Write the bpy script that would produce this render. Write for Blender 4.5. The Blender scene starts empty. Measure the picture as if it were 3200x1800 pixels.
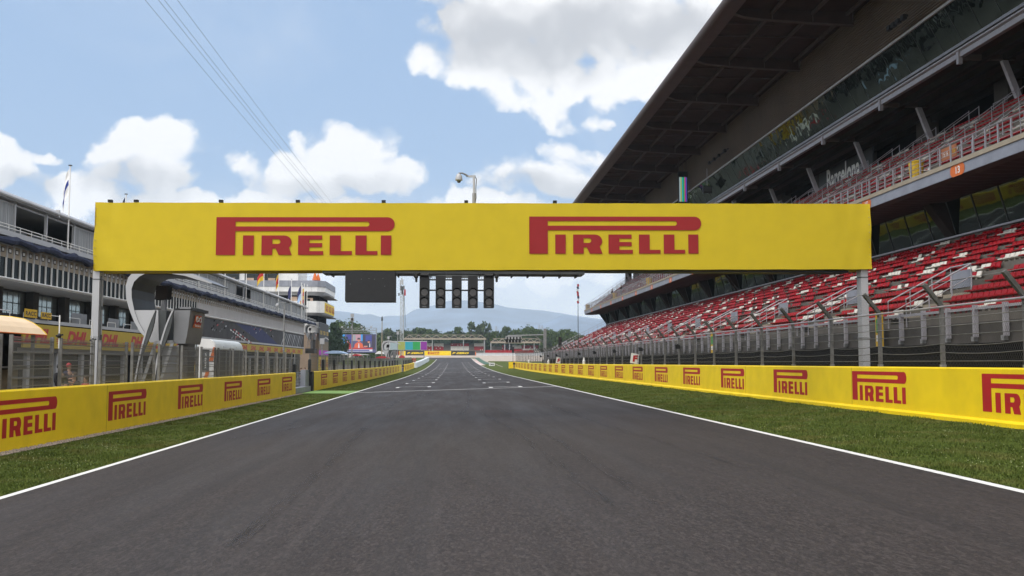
import bpy, math, random
import numpy as np
random.seed(7); rng = np.random.RandomState(7)
SC = bpy.context.scene
COL = SC.collection
PI = math.pi
R = math.radians
# ------------------------------------------------------------------ camera
H = 2.1
F = 3111.0                      # focal length in photo pixels (photo 3200 wide)
YAW, PITCH = R(3.3204), R(4.3015)
cd = bpy.data.cameras.new('camera'); cam = bpy.data.objects.new('camera', cd); COL.objects.link(cam)
cd.sensor_width = 36.0; cd.lens = 36.0 * F / 3200.0; cd.clip_start = 0.1; cd.clip_end = 20000
cam.location = (0, 0, H); cam.rotation_euler = (PI / 2 + PITCH, 0, -YAW)
SC.camera = cam
_f = np.array([math.sin(YAW) * math.cos(PITCH), math.cos(YAW) * math.cos(PITCH), math.sin(PITCH)])
_r = np.array([math.cos(YAW), -math.sin(YAW), 0.0]); _u = np.cross(_r, _f)
def ray(x, y): return _f + _r * (x - 1600) / F - _u * (y - 900) / F
def atX(x, y, X): d = ray(x, y); t = X / d[0]; return (X, t * d[1], H + t * d[2])
def atY(x, y, Y): d = ray(x, y); t = Y / d[1]; return (t * d[0], Y, H + t * d[2])
def proj(p):
    q = np.array(p, float) - np.array([0, 0, H]); d = q @ _f
    return 1600 + F * (q @ _r) / d, 900 - F * (q @ _u) / d, d
# ------------------------------------------------------------------ render look
SC.render.resolution_x, SC.render.resolution_y = 1024, 576
SC.view_settings.view_transform = 'Standard'; SC.view_settings.look = 'None'
SC.view_settings.exposure = 0.12; SC.view_settings.gamma = 1.0
SC.cycles.max_bounces = 6; SC.cycles.diffuse_bounces = 3; SC.cycles.glossy_bounces = 3
SC.cycles.transparent_max_bounces = 24; SC.cycles.volume_bounces = 0
SC.cycles.caustics_reflective = False; SC.cycles.caustics_refractive = False
# ------------------------------------------------------------------ sun
SUN_DIR = np.array([-0.42, -0.36, 0.83]); SUN_DIR /= np.linalg.norm(SUN_DIR)
SUN_EL = math.asin(SUN_DIR[2]); SUN_AZ = math.atan2(SUN_DIR[0], SUN_DIR[1])
sl = bpy.data.lights.new('sun', 'SUN'); sl.energy = 2.0; sl.angle = R(50); sl.color = (1.0, 0.955, 0.89)
so = bpy.data.objects.new('sun', sl); COL.objects.link(so)
from mathutils import Vector, Matrix
so.rotation_euler = Vector(SUN_DIR).to_track_quat('Z', 'Y').to_euler(); so.location = (0, 0, 60)
# ------------------------------------------------------------------ world: sky and clouds
SKY_STRENGTH = 0.1
W = bpy.data.worlds.new('World'); SC.world = W; W.use_nodes = True
nt = W.node_tree; nt.nodes.clear()
class NG:
    """tiny expression builder for math nodes"""
    def __init__(s, nt): s.nt = nt
    def m(s, op, a, b=None, c=None, clamp=False):
        n = s.nt.nodes.new('ShaderNodeMath'); n.operation = op; n.use_clamp = clamp
        for i, v in enumerate((a, b, c)):
            if v is None: continue
            if isinstance(v, (int, float)): n.inputs[i].default_value = v
            else: s.nt.links.new(v, n.inputs[i])
        return n.outputs[0]
    def n(s, typ, **k):
        n = s.nt.nodes.new(typ)
        for a, v in k.items():
            if a.startswith('i_'):
                key = a[2:].replace('_', ' ')
                inp = n.inputs[int(key)] if key.isdigit() else n.inputs[key]
                if hasattr(v, 'is_linked') or isinstance(v, bpy.types.NodeSocket): s.nt.links.new(v, inp)
                else: inp.default_value = v
            else: setattr(n, a, v)
        return n
    def mix(s, f, a, b, blend='MIX'):
        n = s.nt.nodes.new('ShaderNodeMix'); n.data_type = 'RGBA'; n.blend_type = blend; n.clamp_factor = True
        for i, v in ((0, f), (6, a), (7, b)):
            if isinstance(v, bpy.types.NodeSocket): s.nt.links.new(v, n.inputs[i])
            elif isinstance(v, (int, float)): n.inputs[i].default_value = v
            else: n.inputs[i].default_value = (*v, 1) if len(v) == 3 else v
        return n.outputs[2]
g = NG(nt)
tc = g.n('ShaderNodeTexCoord'); sp = g.n('ShaderNodeSeparateXYZ'); nt.links.new(tc.outputs['Generated'], sp.inputs[0])
ya = g.m('MAXIMUM', g.m('ABSOLUTE', sp.outputs[1]), 0.12)
cu_ = g.m('DIVIDE', sp.outputs[0], ya); cv_ = g.m('DIVIDE', sp.outputs[2], ya)
cmb = g.n('ShaderNodeCombineXYZ'); nt.links.new(cu_, cmb.inputs[0]); nt.links.new(cv_, cmb.inputs[1])
def noise(vec, scale, det=6, rough=0.6, dist=0.0, off=0.0):
    n = g.n('ShaderNodeTexNoise'); n.inputs['Scale'].default_value = scale; n.inputs['Detail'].default_value = det
    n.inputs['Roughness'].default_value = rough; n.inputs['Distortion'].default_value = dist
    if off:
        a = g.n('ShaderNodeVectorMath', operation='ADD'); nt.links.new(vec, a.inputs[0]); a.inputs[1].default_value = (off, off * 1.7, off * .3); vec = a.outputs[0]
    nt.links.new(vec, n.inputs['Vector']); return n.outputs[0]
def uv(px, py): d = ray(px, py); return d[0] / d[1], d[2] / d[1]
# cumulus bodies: direction of the centre, half width, half height (in tangent units), weight
BL = []
def blob(px, py, rx, ry, w=1.0):
    u, v = uv(px, py); BL.append((u, v, rx / F, ry / F, w))
for b in [(1800, 20, 490, 180, 1.25), (1560, 200, 300, 130, 1), (1870, 265, 330, 95, 1), (2150, 120, 300, 230, 1.2), (1850, 362, 120, 42, .75), (1510, 110, 210, 150, 1.05), (1480, 200, 170, 75, .95), (1700, 300, 260, 70, .9),
          (470, 480, 215, 120, 1.15), (360, 530, 150, 70, .9), (560, 530, 120, 60, .9), (1080, 470, 190, 100, 1.05), (940, 540, 210, 85, 1), (1180, 545, 190, 66, .9), (1270, 505, 80, 44, .7),
          (1740, 560, 300, 85, 1), (1800, 490, 150, 75, 1), (-20, 520, 110, 130, 1), (100, 500, 75, 32, .6), (700, 640, 700, 55, 1), (250, 620, 200, 80, .9), (1450, 660, 420, 60, .9),
          (900, 250, 8, 8, .0), (1600, 780, 900, 150, .9), (-300, 300, 250, 200, .8), (2900, -400, 700, 300, .9), (-1500, 200, 700, 300, 1), (600, -1400, 800, 300, 1), (3600, 400, 600, 400, 1)]:
    blob(*b)
warp1 = g.m('MULTIPLY', g.m('SUBTRACT', noise(cmb.outputs[0], 9, 5, .6), .5), .085)
warp2 = g.m('MULTIPLY', g.m('SUBTRACT', noise(cmb.outputs[0], 9, 5, .6, off=7.3), .5), .065)
def field(dv):
    u = g.m('ADD', cu_, warp1); v = g.m('ADD', g.m('ADD', cv_, warp2), dv); acc = None
    for (bu, bv, ru, rv, w) in BL:
        if w == 0: continue
        a = g.m('MULTIPLY', g.m('SUBTRACT', u, bu), 1 / ru); b = g.m('MULTIPLY', g.m('SUBTRACT', v, bv), 1 / rv)
        d = g.m('MULTIPLY_ADD', a, a, g.m('MULTIPLY', b, b)); f = g.m('MULTIPLY', g.m('SUBTRACT', 1.0, d), w)
        acc = f if acc is None else g.m('SMOOTH_MAX', acc, f, 0.25)
    return acc
fine = noise(cmb.outputs[0], 17, 9, .66, .35); mid = noise(cmb.outputs[0], 7, 6, .55, .2, off=3.1)
def puff(scale, off):
    a = g.n('ShaderNodeVectorMath', operation='ADD'); nt.links.new(cmb.outputs[0], a.inputs[0]); w2 = g.n('ShaderNodeCombineXYZ'); nt.links.new(warp1, w2.inputs[0]); nt.links.new(g.m('ADD', warp2, off), w2.inputs[1]); nt.links.new(w2.outputs[0], a.inputs[1])
    v = g.n('ShaderNodeTexVoronoi', feature='SMOOTH_F1'); v.inputs['Scale'].default_value = scale; v.inputs['Smoothness'].default_value = .35; v.inputs['Detail'].default_value = 1.0; v.inputs['Roughness'].default_value = .5; nt.links.new(a.outputs[0], v.inputs['Vector']); return g.m('SUBTRACT', .56, v.outputs[0])
pf = puff(26, 0.0); pf2 = pf
f0 = g.m('ADD', g.m('ADD', field(0.0), g.m('MULTIPLY', g.m('SUBTRACT', fine, .5), 1.1)), g.m('MULTIPLY', pf, 1.25))
GR = []
for (px, py, rx, ry, w) in ((1640, 130, 330, 105, 1.7), (1950, 90, 330, 90, 1.5), (1380, 60, 120, 60, .6), (470, 575, 170, 50, 1.3), (1040, 590, 220, 48, 1.2), (1730, 600, 240, 40, 1.1), (60, 600, 120, 40, 1), (1400, 870, 900, 60, .5)):
    u, v = uv(px, py); GR.append((u, v, rx / F, ry / F, w))
BLk = BL; BL = GR
f1 = g.m('ADD', field(0.0), g.m('ADD', g.m('MULTIPLY', g.m('SUBTRACT', mid, .5), 2.4), g.m('MULTIPLY', pf2, -1.6)))
BL = BLk
mask = g.n('ShaderNodeMapRange', interpolation_type='SMOOTHSTEP'); nt.links.new(f0, mask.inputs[0]); mask.inputs[1].default_value = -.24; mask.inputs[2].default_value = .34
veil = g.n('ShaderNodeMapRange', interpolation_type='SMOOTHSTEP'); nt.links.new(g.m('ADD', cv_, g.m('MULTIPLY', g.m('SUBTRACT', mid, .5), .10)), veil.inputs[0])
veil.inputs[1].default_value = .03; veil.inputs[2].default_value = .19; veil.inputs[3].default_value = .93; veil.inputs[4].default_value = 0.0
cir = g.n('ShaderNodeMapRange', interpolation_type='SMOOTHSTEP'); nt.links.new(noise(cmb.outputs[0], 2.3, 7, .6, .8, off=11.), cir.inputs[0])
cir.inputs[1].default_value = .45; cir.inputs[2].default_value = .85; cir.inputs[4].default_value = .30
mk = g.m('MAXIMUM', g.m('MAXIMUM', mask.outputs[0], veil.outputs[0]), cir.outputs[0], clamp=True)
shade = g.n('ShaderNodeMapRange', interpolation_type='SMOOTHSTEP'); nt.links.new(f1, shade.inputs[0]); shade.inputs[1].default_value = -1.6; shade.inputs[2].default_value = 2.3
ccol = g.mix(shade.outputs[0], (10.0, 10.0, 10.1), (5.7, 5.85, 6.2))
sky = g.n('ShaderNodeTexSky', sky_type='NISHITA'); sky.sun_disc = False; sky.sun_elevation = SUN_EL; sky.sun_rotation = SUN_AZ
sky.air_density = 1.0; sky.dust_density = 1.2; sky.ozone_density = 1.2
skc = g.mix(.68, sky.outputs[0], (4.15, 6.0, 8.9))
hi = g.n('ShaderNodeMapRange', interpolation_type='SMOOTHSTEP'); nt.links.new(cv_, hi.inputs[0]); hi.inputs[1].default_value = .75; hi.inputs[2].default_value = 1.8
bk = g.n('ShaderNodeMapRange', interpolation_type='SMOOTHSTEP'); nt.links.new(sp.outputs[1], bk.inputs[0]); bk.inputs[1].default_value = .12; bk.inputs[2].default_value = -.2
hb = g.m('MAXIMUM', hi.outputs[0], bk.outputs[0]); hbm = g.m('MULTIPLY', hb, g.m('MULTIPLY_ADD', fine, .6, .62), clamp=True)
lowm = g.n('ShaderNodeMapRange', interpolation_type='SMOOTHSTEP'); nt.links.new(cv_, lowm.inputs[0]); lowm.inputs[1].default_value = .20; lowm.inputs[2].default_value = .06
ccol = g.mix(lowm.outputs[0], ccol, g.mix(g.m('MULTIPLY', g.m('ADD', mid, g.m('MULTIPLY', fine, .5)), .9, clamp=True), (15.5, 15.5, 15.7), (9.0, 9.5, 10.2)))
fin = g.mix(hbm, g.mix(mk, skc, ccol), (15.5, 15.6, 15.8))  # bright cloud added overhead and behind the camera to light surfaces facing it
bg = g.n('ShaderNodeBackground'); nt.links.new(fin, bg.inputs[0]); bg.inputs[1].default_value = SKY_STRENGTH
ow = g.n('ShaderNodeOutputWorld'); nt.links.new(bg.outputs[0], ow.inputs[0])
try: W.cycles.sampling_method = 'MANUAL'; W.cycles.sample_map_resolution = 512
except Exception: pass
# ------------------------------------------------------------------ materials
def mat(name, col, rough=.7, var=.12, scale=3.0, bump=0.0, bscale=None, metal=0.0, spec=.4, coord='Object', stretch=None, dirt=0.0, emit=None):
    m = bpy.data.materials.new(name); m.use_nodes = True; t = m.node_tree; q = NG(t); b = t.nodes['Principled BSDF']
    b.inputs['Roughness'].default_value = rough; b.inputs['Metallic'].default_value = metal; b.inputs['Specular IOR Level'].default_value = spec
    c = q.n('ShaderNodeTexCoord'); vec = c.outputs[coord]
    if stretch:
        mp = q.n('ShaderNodeMapping'); t.links.new(vec, mp.inputs[0]); mp.inputs['Scale'].default_value = stretch; vec = mp.outputs[0]
    n1 = q.n('ShaderNodeTexNoise'); n1.inputs['Scale'].default_value = scale; n1.inputs['Detail'].default_value = 6; t.links.new(vec, n1.inputs['Vector'])
    dark = tuple(x * (1 - var) for x in col); lite = tuple(min(1, x * (1 + var)) for x in col)
    r = q.n('ShaderNodeMapRange'); t.links.new(n1.outputs[0], r.inputs[0]); r.inputs[1].default_value = .3; r.inputs[2].default_value = .7
    o = q.mix(r.outputs[0], dark, lite)
    if dirt:
        n2 = q.n('ShaderNodeTexNoise'); n2.inputs['Scale'].default_value = scale * .35; n2.inputs['Detail'].default_value = 9; n2.inputs['Roughness'].default_value = .7; t.links.new(vec, n2.inputs['Vector'])
        r2 = q.n('ShaderNodeMapRange'); t.links.new(n2.outputs[0], r2.inputs[0]); r2.inputs[1].default_value = .52; r2.inputs[2].default_value = .75; r2.inputs[4].default_value = dirt
        o = q.mix(r2.outputs[0], o, tuple(x * .35 + .01 for x in col))
    t.links.new(o, b.inputs['Base Color'])
    if bump:
        n3 = q.n('ShaderNodeTexNoise'); n3.inputs['Scale'].default_value = bscale or scale * 4; n3.inputs['Detail'].default_value = 5; t.links.new(vec, n3.inputs['Vector'])
        bp = q.n('ShaderNodeBump'); bp.inputs['Strength'].default_value = bump; bp.inputs['Distance'].default_value = .02; t.links.new(n3.outputs[0], bp.inputs['Height']); t.links.new(bp.outputs[0], b.inputs['Normal'])
    if emit:
        b.inputs['Emission Color'].default_value = (*col, 1); b.inputs['Emission Strength'].default_value = emit
    return m
def leaf_mat(name, dark, lite):
    m = bpy.data.materials.new(name); m.use_nodes = True; t = m.node_tree; q = NG(t); b = t.nodes['Principled BSDF']; b.inputs['Roughness'].default_value = .75; b.inputs['Specular IOR Level'].default_value = .2
    ge = q.n('ShaderNodeNewGeometry'); t.links.new(q.mix(ge.outputs['Random Per Island'], dark, lite), b.inputs['Base Color']); return m
M = {}
M['yellow'] = mat('yellow_wall_paint', (.80, .57, .002), .55, .07, 1.2, .25, 60, dirt=.16)
M['banner'] = mat('yellow_banner_fabric', (.56, .42, .012), .8, .04, 2, .35, 2.5)
M['red'] = mat('red_sign_paint', (.38, .009, .010), .6, .08, 3)
M['redb'] = mat('red_banner_ink', (.28, .014, .016), .8, .05, 3)
M['postd'] = mat('dark_weathered_post', (.10, .098, .090), .8, .3, 5, dirt=.4)
M['gal'] = mat('galvanised_steel', (.30, .30, .30), .5, .2, 4, metal=.35, dirt=.3)
M['post'] = mat('weathered_fence_post', (.17, .165, .155), .75, .25, 5, dirt=.35)
M['black'] = mat('black_metal', (.010, .010, .011), .5, .2, 6)
M['lens'] = mat('dark_lens', (.045, .035, .03), .25, .1, 6, spec=.7)
M['white'] = mat('white_paint', (.74, .73, .71), .55, .06, 1.5, dirt=.12)
M['bwhite'] = mat('bright_white_lettering', (.88, .88, .86), .5, .02, 2)
M['whitew'] = mat('white_road_paint', (.66, .65, .63), .7, .10, 7, dirt=.35)
M['cream'] = mat('cream_concrete', (.34, .29, .22), .85, .12, 1.0, .2, dirt=.3)
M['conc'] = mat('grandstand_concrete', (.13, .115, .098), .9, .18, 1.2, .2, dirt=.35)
M['cdark'] = mat('shaded_concrete', (.07, .062, .055), .9, .2, 1.2, dirt=.3)  # darker copy of the concrete, with shade put into its colour
M['fascia'] = mat('grey_fascia_metal', (.26, .27, .31), .5, .16, .8, metal=.2, dirt=.25)
M['seatr'] = mat('red_seat_plastic', (.32, .005, .010), .5, .25, .35, spec=.2)
M['seatw'] = mat('white_seat_plastic', (.66, .62, .55), .5, .10, .5)
M['rail'] = mat('handrail_steel', (.36, .345, .37), .4, .1, 3, metal=.3)
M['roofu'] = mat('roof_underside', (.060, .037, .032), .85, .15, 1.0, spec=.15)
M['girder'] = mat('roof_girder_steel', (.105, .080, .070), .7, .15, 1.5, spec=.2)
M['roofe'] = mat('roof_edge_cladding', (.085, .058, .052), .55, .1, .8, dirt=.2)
M['dark'] = mat('shade_black', (.006, .0055, .0055), .95, .2, 1, spec=.03)  # near-black that stands in for shade in openings; also the mural's black
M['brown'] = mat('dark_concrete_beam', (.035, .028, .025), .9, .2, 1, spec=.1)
M['seam'] = mat('wall_joint', (.20, .13, .01), .8, .2, 5)
M['ygold'] = mat('yellow_sign_panel', (.60, .36, .01), .6, .08, 2)
M['ybin'] = mat('yellow_plastic', (.62, .40, .02), .5, .08, 2)
M['dhly'] = mat('yellow_fascia_panel', (.42, .30, .02), .6, .06, 2)
M['dhlr'] = mat('red_lettering', (.40, .03, .03), .6, .06, 2)
M['lite'] = mat('pale_metal_panel', (.42, .42, .43), .45, .08, .6, metal=.1, dirt=.15)
M['wpan'] = mat('white_ribbed_panel', (.50, .49, .49), .6, .06, .8, dirt=.1)
M['bnavy'] = mat('navy_awning_fabric', (.022, .028, .06), .85, .35, 2.5, .5, 8)
M['sheet'] = mat('grey_curtain_fabric', (.27, .28, .29), .7, .45, 1.6, stretch=(1, 9, .15))
M['steel'] = mat('grey_brushed_steel', (.20, .20, .205), .42, .1, 1.3, metal=.5, dirt=.15)
M['steeld'] = mat('dark_grey_steel', (.07, .075, .075), .5, .15, 1.5, metal=.3)
M['peach'] = mat('peach_awning_fabric', (.70, .54, .37), .8, .05, 1.2)
M['orange'] = mat('orange_paint', (.62, .14, .02), .6, .1, 2)
M['blue'] = mat('blue_paint', (.03, .06, .30), .6, .1, 2)
M['sblue'] = mat('pale_blue_paint', (.30, .42, .60), .6, .1, 2)
M['green'] = mat('green_paint', (.05, .28, .06), .7, .1, 2)
M['lime'] = mat('lime_green_paint', (.15, .26, .06), .8, .15, 2, dirt=.2)
M['turf'] = mat('dull_green_runoff', (.045, .10, .07), .9, .15, .5)
M['skin'] = mat('skin', (.42, .25, .18), .6, .05, 4)
M['cloth'] = mat('black_cloth', (.015, .015, .018), .9, .2, 5)
M['navyc'] = mat('navy_cloth', (.02, .025, .07), .9, .2, 5)
M['redc'] = mat('red_cloth', (.40, .03, .04), .9, .2, 5)
M['yelc'] = mat('yellow_cloth', (.62, .45, .06), .9, .1, 5)
M['orac'] = mat('orange_cloth', (.60, .16, .03), .9, .1, 5)
M['khaki'] = mat('khaki_cloth', (.20, .16, .11), .9, .1, 5)
M['hair'] = mat('brown_hair', (.05, .03, .02), .8, .2, 5)
M['bark'] = mat('bark', (.06, .045, .035), .95, .2, 3, .4)
M['mural'] = mat('dark_mural_print', (.045, .040, .040), .7, .35, .5)
M['muralb'] = mat('blue_mural_print', (.026, .030, .10), .7, .1, .6)
M['mast'] = mat('pale_mast_steel', (.42, .42, .41), .5, .1, 2, metal=.2)
M['gravel'] = mat('gravel', (.36, .30, .25), .95, .15, .25, .6, 6)
M['pebble'] = mat('pebble_strip', (.24, .19, .16), .95, .55, 22, 1.0, 30)
M['tyrew'] = mat('white_barrier_cover', (.56, .60, .62), .7, .06, 1)
M['penh'] = mat('beige_wall', (.34, .25, .18), .8, .1, 1)
M['winlit'] = mat('warm_window_interior', (.50, .36, .26), .6, .25, .4)
M['awn'] = mat('red_awning', (.45, .12, .09), .8, .1, 2)
M['rust'] = mat('rust_orange_mark', (.42, .16, .07), .7, .1, 2)
M['leafA'] = leaf_mat('broadleaf_foliage', (.022, .045, .010), (.085, .125, .030))
M['leafB'] = leaf_mat('dark_conifer_foliage', (.010, .022, .010), (.035, .062, .026))
M['leafC'] = leaf_mat('poplar_foliage', (.025, .048, .018), (.095, .125, .055))
M['blade'] = leaf_mat('grass_blade', (.044, .070, .009), (.105, .135, .024))
_t = M['blade'].node_tree; _q = NG(_t); _b = _t.nodes['Principled BSDF']; _l = _b.inputs['Base Color'].links[0].from_socket; _c = _q.n('ShaderNodeTexCoord'); _n = _q.n('ShaderNodeTexNoise'); _n.inputs['Scale'].default_value = .9; _n.inputs['Detail'].default_value = 5; _t.links.new(_c.outputs['Object'], _n.inputs['Vector']); _mr = _q.n('ShaderNodeMapRange'); _t.links.new(_n.outputs[0], _mr.inputs[0]); _mr.inputs[1].default_value = .48; _mr.inputs[2].default_value = .68; _mr.inputs[4].default_value = .75; _t.links.new(_q.mix(_mr.outputs[0], _l, (.135, .125, .035)), _b.inputs['Base Color'])
M['petal'] = mat('pale_flower', (.24, .25, .12), .8, .1, 3)
def window_mat(name, tint, refl, rough=.03, wavy=.15, ws=.5):
    m = bpy.data.materials.new(name); m.use_nodes = True; t = m.node_tree; q = NG(t); t.nodes.remove(t.nodes['Principled BSDF']); out = [n for n in t.nodes if n.type == 'OUTPUT_MATERIAL'][0]
    c = q.n('ShaderNodeTexCoord'); n1 = q.n('ShaderNodeTexNoise'); n1.inputs['Scale'].default_value = ws; n1.inputs['Detail'].default_value = 2; t.links.new(c.outputs['Object'], n1.inputs['Vector'])
    bp = q.n('ShaderNodeBump'); bp.inputs['Strength'].default_value = wavy; bp.inputs['Distance'].default_value = .1; t.links.new(n1.outputs[0], bp.inputs['Height'])
    gl = q.n('ShaderNodeBsdfGlossy'); gl.inputs['Color'].default_value = (*refl, 1); gl.inputs['Roughness'].default_value = rough; t.links.new(bp.outputs[0], gl.inputs['Normal'])
    df = q.n('ShaderNodeBsdfDiffuse'); df.inputs['Color'].default_value = (*tint, 1)
    ad = q.n('ShaderNodeMixShader'); ad.inputs[0].default_value = .62; t.links.new(df.outputs[0], ad.inputs[1]); t.links.new(gl.outputs[0], ad.inputs[2]); t.links.new(ad.outputs[0], out.inputs['Surface']); return m
M['glassS'] = window_mat('reflective_suite_glass', (.010, .014, .012), (.16, .19, .165), .02, .35, .5)
M['glassL'] = window_mat('lower_suite_glass', (.012, .018, .017), (.17, .205, .19), .03, .12, .35)
M['glass'] = window_mat('dark_window_glass', (.008, .008, .008), (.045, .05, .05), .06, .05)
M['glassB'] = window_mat('bright_window_glass', (.30, .34, .33), (.5, .55, .53), .1, .05)
def mesh_mat(name, col, kind):
    """perforated fence mesh: wires are opaque, the holes between them transparent"""
    m = bpy.data.materials.new(name); m.use_nodes = True; t = m.node_tree; q = NG(t); b = t.nodes['Principled BSDF']; out = [n for n in t.nodes if n.type == 'OUTPUT_MATERIAL'][0]
    b.inputs['Base Color'].default_value = (*col, 1); b.inputs['Roughness'].default_value = .6
    c = q.n('ShaderNodeTexCoord'); s = q.n('ShaderNodeSeparateXYZ'); t.links.new(c.outputs['Object'], s.inputs[0]); y, z = s.outputs[1], s.outputs[2]
    def line(v, period, width): return q.m('LESS_THAN', q.m('FRACT', q.m('DIVIDE', v, period)), width / period)
    if kind == 'weld': k = q.m('MAXIMUM', line(y, .055, .026), line(z, .24, .028))
    else:
        a = q.m('MULTIPLY', z, .55); k = q.m('MAXIMUM', line(q.m('ADD', y, a), .085, .0085), line(q.m('SUBTRACT', y, a), .085, .0085))
    tr = q.n('ShaderNodeBsdfTransparent'); mx = q.n('ShaderNodeMixShader'); t.links.new(k, mx.inputs[0]); t.links.new(tr.outputs[0], mx.inputs[1]); t.links.new(b.outputs[0], mx.inputs[2]); t.links.new(mx.outputs[0], out.inputs['Surface']); return m
M['weld'] = mesh_mat('welded_wire_mesh', (.17, .17, .165), 'weld')
M['chain'] = mesh_mat('chain_link_mesh', (.055, .052, .048), 'chain')
def louvre_mat():
    m = bpy.data.materials.new('louvred_cladding'); m.use_nodes = True; t = m.node_tree; q = NG(t); b = t.nodes['Principled BSDF']; b.inputs['Roughness'].default_value = .6
    c = q.n('ShaderNodeTexCoord'); n = q.n('ShaderNodeTexNoise'); n.inputs['Scale'].default_value = .25; t.links.new(c.outputs['Object'], n.inputs['Vector'])
    t.links.new(q.mix(n.outputs[0], (.085, .056, .038), (.17, .115, .070)), b.inputs['Base Color']); return m
M['louvre'] = louvre_mat()
def asphalt():
    m = bpy.data.materials.new('asphalt'); m.use_nodes = True; t = m.node_tree; q = NG(t); b = t.nodes['Principled BSDF']; c = q.n('ShaderNodeTexCoord')
    def nz(scale, st=(1, 1, 1), det=6, rough=.6):
        mp = q.n('ShaderNodeMapping'); t.links.new(c.outputs['Object'], mp.inputs[0]); mp.inputs['Scale'].default_value = st
        n = q.n('ShaderNodeTexNoise'); n.inputs['Scale'].default_value = scale; n.inputs['Detail'].default_value = det; n.inputs['Roughness'].default_value = rough; t.links.new(mp.outputs[0], n.inputs['Vector']); return n.outputs[0]
    def rg(x, a, b_, lo=0., hi=1.):
        r = q.n('ShaderNodeMapRange'); t.links.new(x, r.inputs[0]); r.inputs[1].default_value = a; r.inputs[2].default_value = b_; r.inputs[3].default_value = lo; r.inputs[4].default_value = hi; return r.outputs[0]
    def cells(scale, st):
        mp = q.n('ShaderNodeMapping'); t.links.new(c.outputs['Object'], mp.inputs[0]); mp.inputs['Scale'].default_value = st
        v_ = q.n('ShaderNodeTexVoronoi'); v_.inputs['Scale'].default_value = scale; t.links.new(mp.outputs[0], v_.inputs['Vector']); sx = q.n('ShaderNodeSeparateColor'); t.links.new(v_.outputs['Color'], sx.inputs[0]); return sx.outputs[0]
    o = q.mix(rg(nz(30, det=4, rough=.85), .36, .64), (.0130, .0102, .0096), (.051, .0405, .0380))
    o = q.mix(rg(cells(34, (1, .30, 1)), .55, 1.0, 0, .50), o, (.072, .060, .056)); o = q.mix(rg(cells(27, (1, .30, 1)), .60, 1.0, 0, .5), o, (.0085, .0078, .0078))
    o = q.mix(rg(nz(.35, (1, .35, 1), 8, .65), .42, .72, 0, .30), o, (.046, .0375, .035))
    o = q.mix(rg(nz(.9, (1.6, .03, 1), 6), .50, .72, 0, .42), o, (.018, .0165, .017))
    o = q.mix(rg(nz(2.2, (1.5, .015, 1), 4), .56, .70, 0, .30), o, (.052, .043, .041))
    o = q.mix(rg(nz(6, (1, 1, 1), 6), .62, .74, 0, .35), o, (.012, .011, .011))
    t.links.new(o, b.inputs['Base Color']); t.links.new(rg(nz(.8, (1, .1, 1)), .3, .7, .62, .85), b.inputs['Roughness']); b.inputs['Specular IOR Level'].default_value = .25
    bp = q.n('ShaderNodeBump'); bp.inputs['Strength'].default_value = .35; bp.inputs['Distance'].default_value = .01; t.links.new(nz(60, det=2), bp.inputs['Height']); t.links.new(bp.outputs[0], b.inputs['Normal']); return m
M['asph'] = asphalt()
M['pit'] = mat('pit_lane_asphalt', (.115, .11, .105), .85, .15, .8, .2)
def grass_mat():
    m = bpy.data.materials.new('grass_ground'); m.use_nodes = True; t = m.node_tree; q = NG(t); b = t.nodes['Principled BSDF']; b.inputs['Roughness'].default_value = .95; b.inputs['Specular IOR Level'].default_value = .1; c = q.n('ShaderNodeTexCoord')
    def nz(s, d=7):
        n = q.n('ShaderNodeTexNoise'); n.inputs['Scale'].default_value = s; n.inputs['Detail'].default_value = d; n.inputs['Roughness'].default_value = .7; t.links.new(c.outputs['Object'], n.inputs['Vector']); return n.outputs[0]
    def rg(x, a, b_, hi=1.):
        r = q.n('ShaderNodeMapRange'); t.links.new(x, r.inputs[0]); r.inputs[1].default_value = a; r.inputs[2].default_value = b_; r.inputs[4].default_value = hi; return r.outputs[0]
    o = q.mix(rg(nz(14), .3, .7), (.036, .058, .008), (.085, .112, .020)); o = q.mix(rg(nz(.45), .40, .62, .75), o, (.070, .080, .016)); o = q.mix(rg(nz(1.7), .54, .72, .8), o, (.105, .090, .030))
    t.links.new(o, b.inputs['Base Color']); bp = q.n('ShaderNodeBump'); bp.inputs['Strength'].default_value = 1; bp.inputs['Distance'].default_value = .04; t.links.new(nz(30, 3), bp.inputs['Height']); t.links.new(bp.outputs[0], b.inputs['Normal']); return m
M['grass'] = grass_mat()
def scr(name, col, e=.9):
    m = bpy.data.materials.new(name); m.use_nodes = True; b = m.node_tree.nodes['Principled BSDF']; b.inputs['Base Color'].default_value = (.01, .01, .01, 1); b.inputs['Emission Color'].default_value = (*col, 1); b.inputs['Emission Strength'].default_value = e
    b.inputs['Roughness'].default_value = .6; return m
for n, c in dict(cyan=(0, .30, .36), sgreen=(0, .30, .05), purple=(.22, 0, .26), olive=(.30, .34, .06), sgrey=(.30, .38, .40), navy=(.10, .10, .22), lblue=(.04, .34, .80), sorange=(.75, .13, .05), spink=(.55, .30, .36), sred=(.5, .05, .06), swhite=(.7, .72, .8), sdark=(.05, .04, .07), sblue2=(.05, .06, .30), smag=(.40, .02, .20), sskin=(.70, .30, .20)).items(): M[n] = scr('screen_' + n, c)
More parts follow.
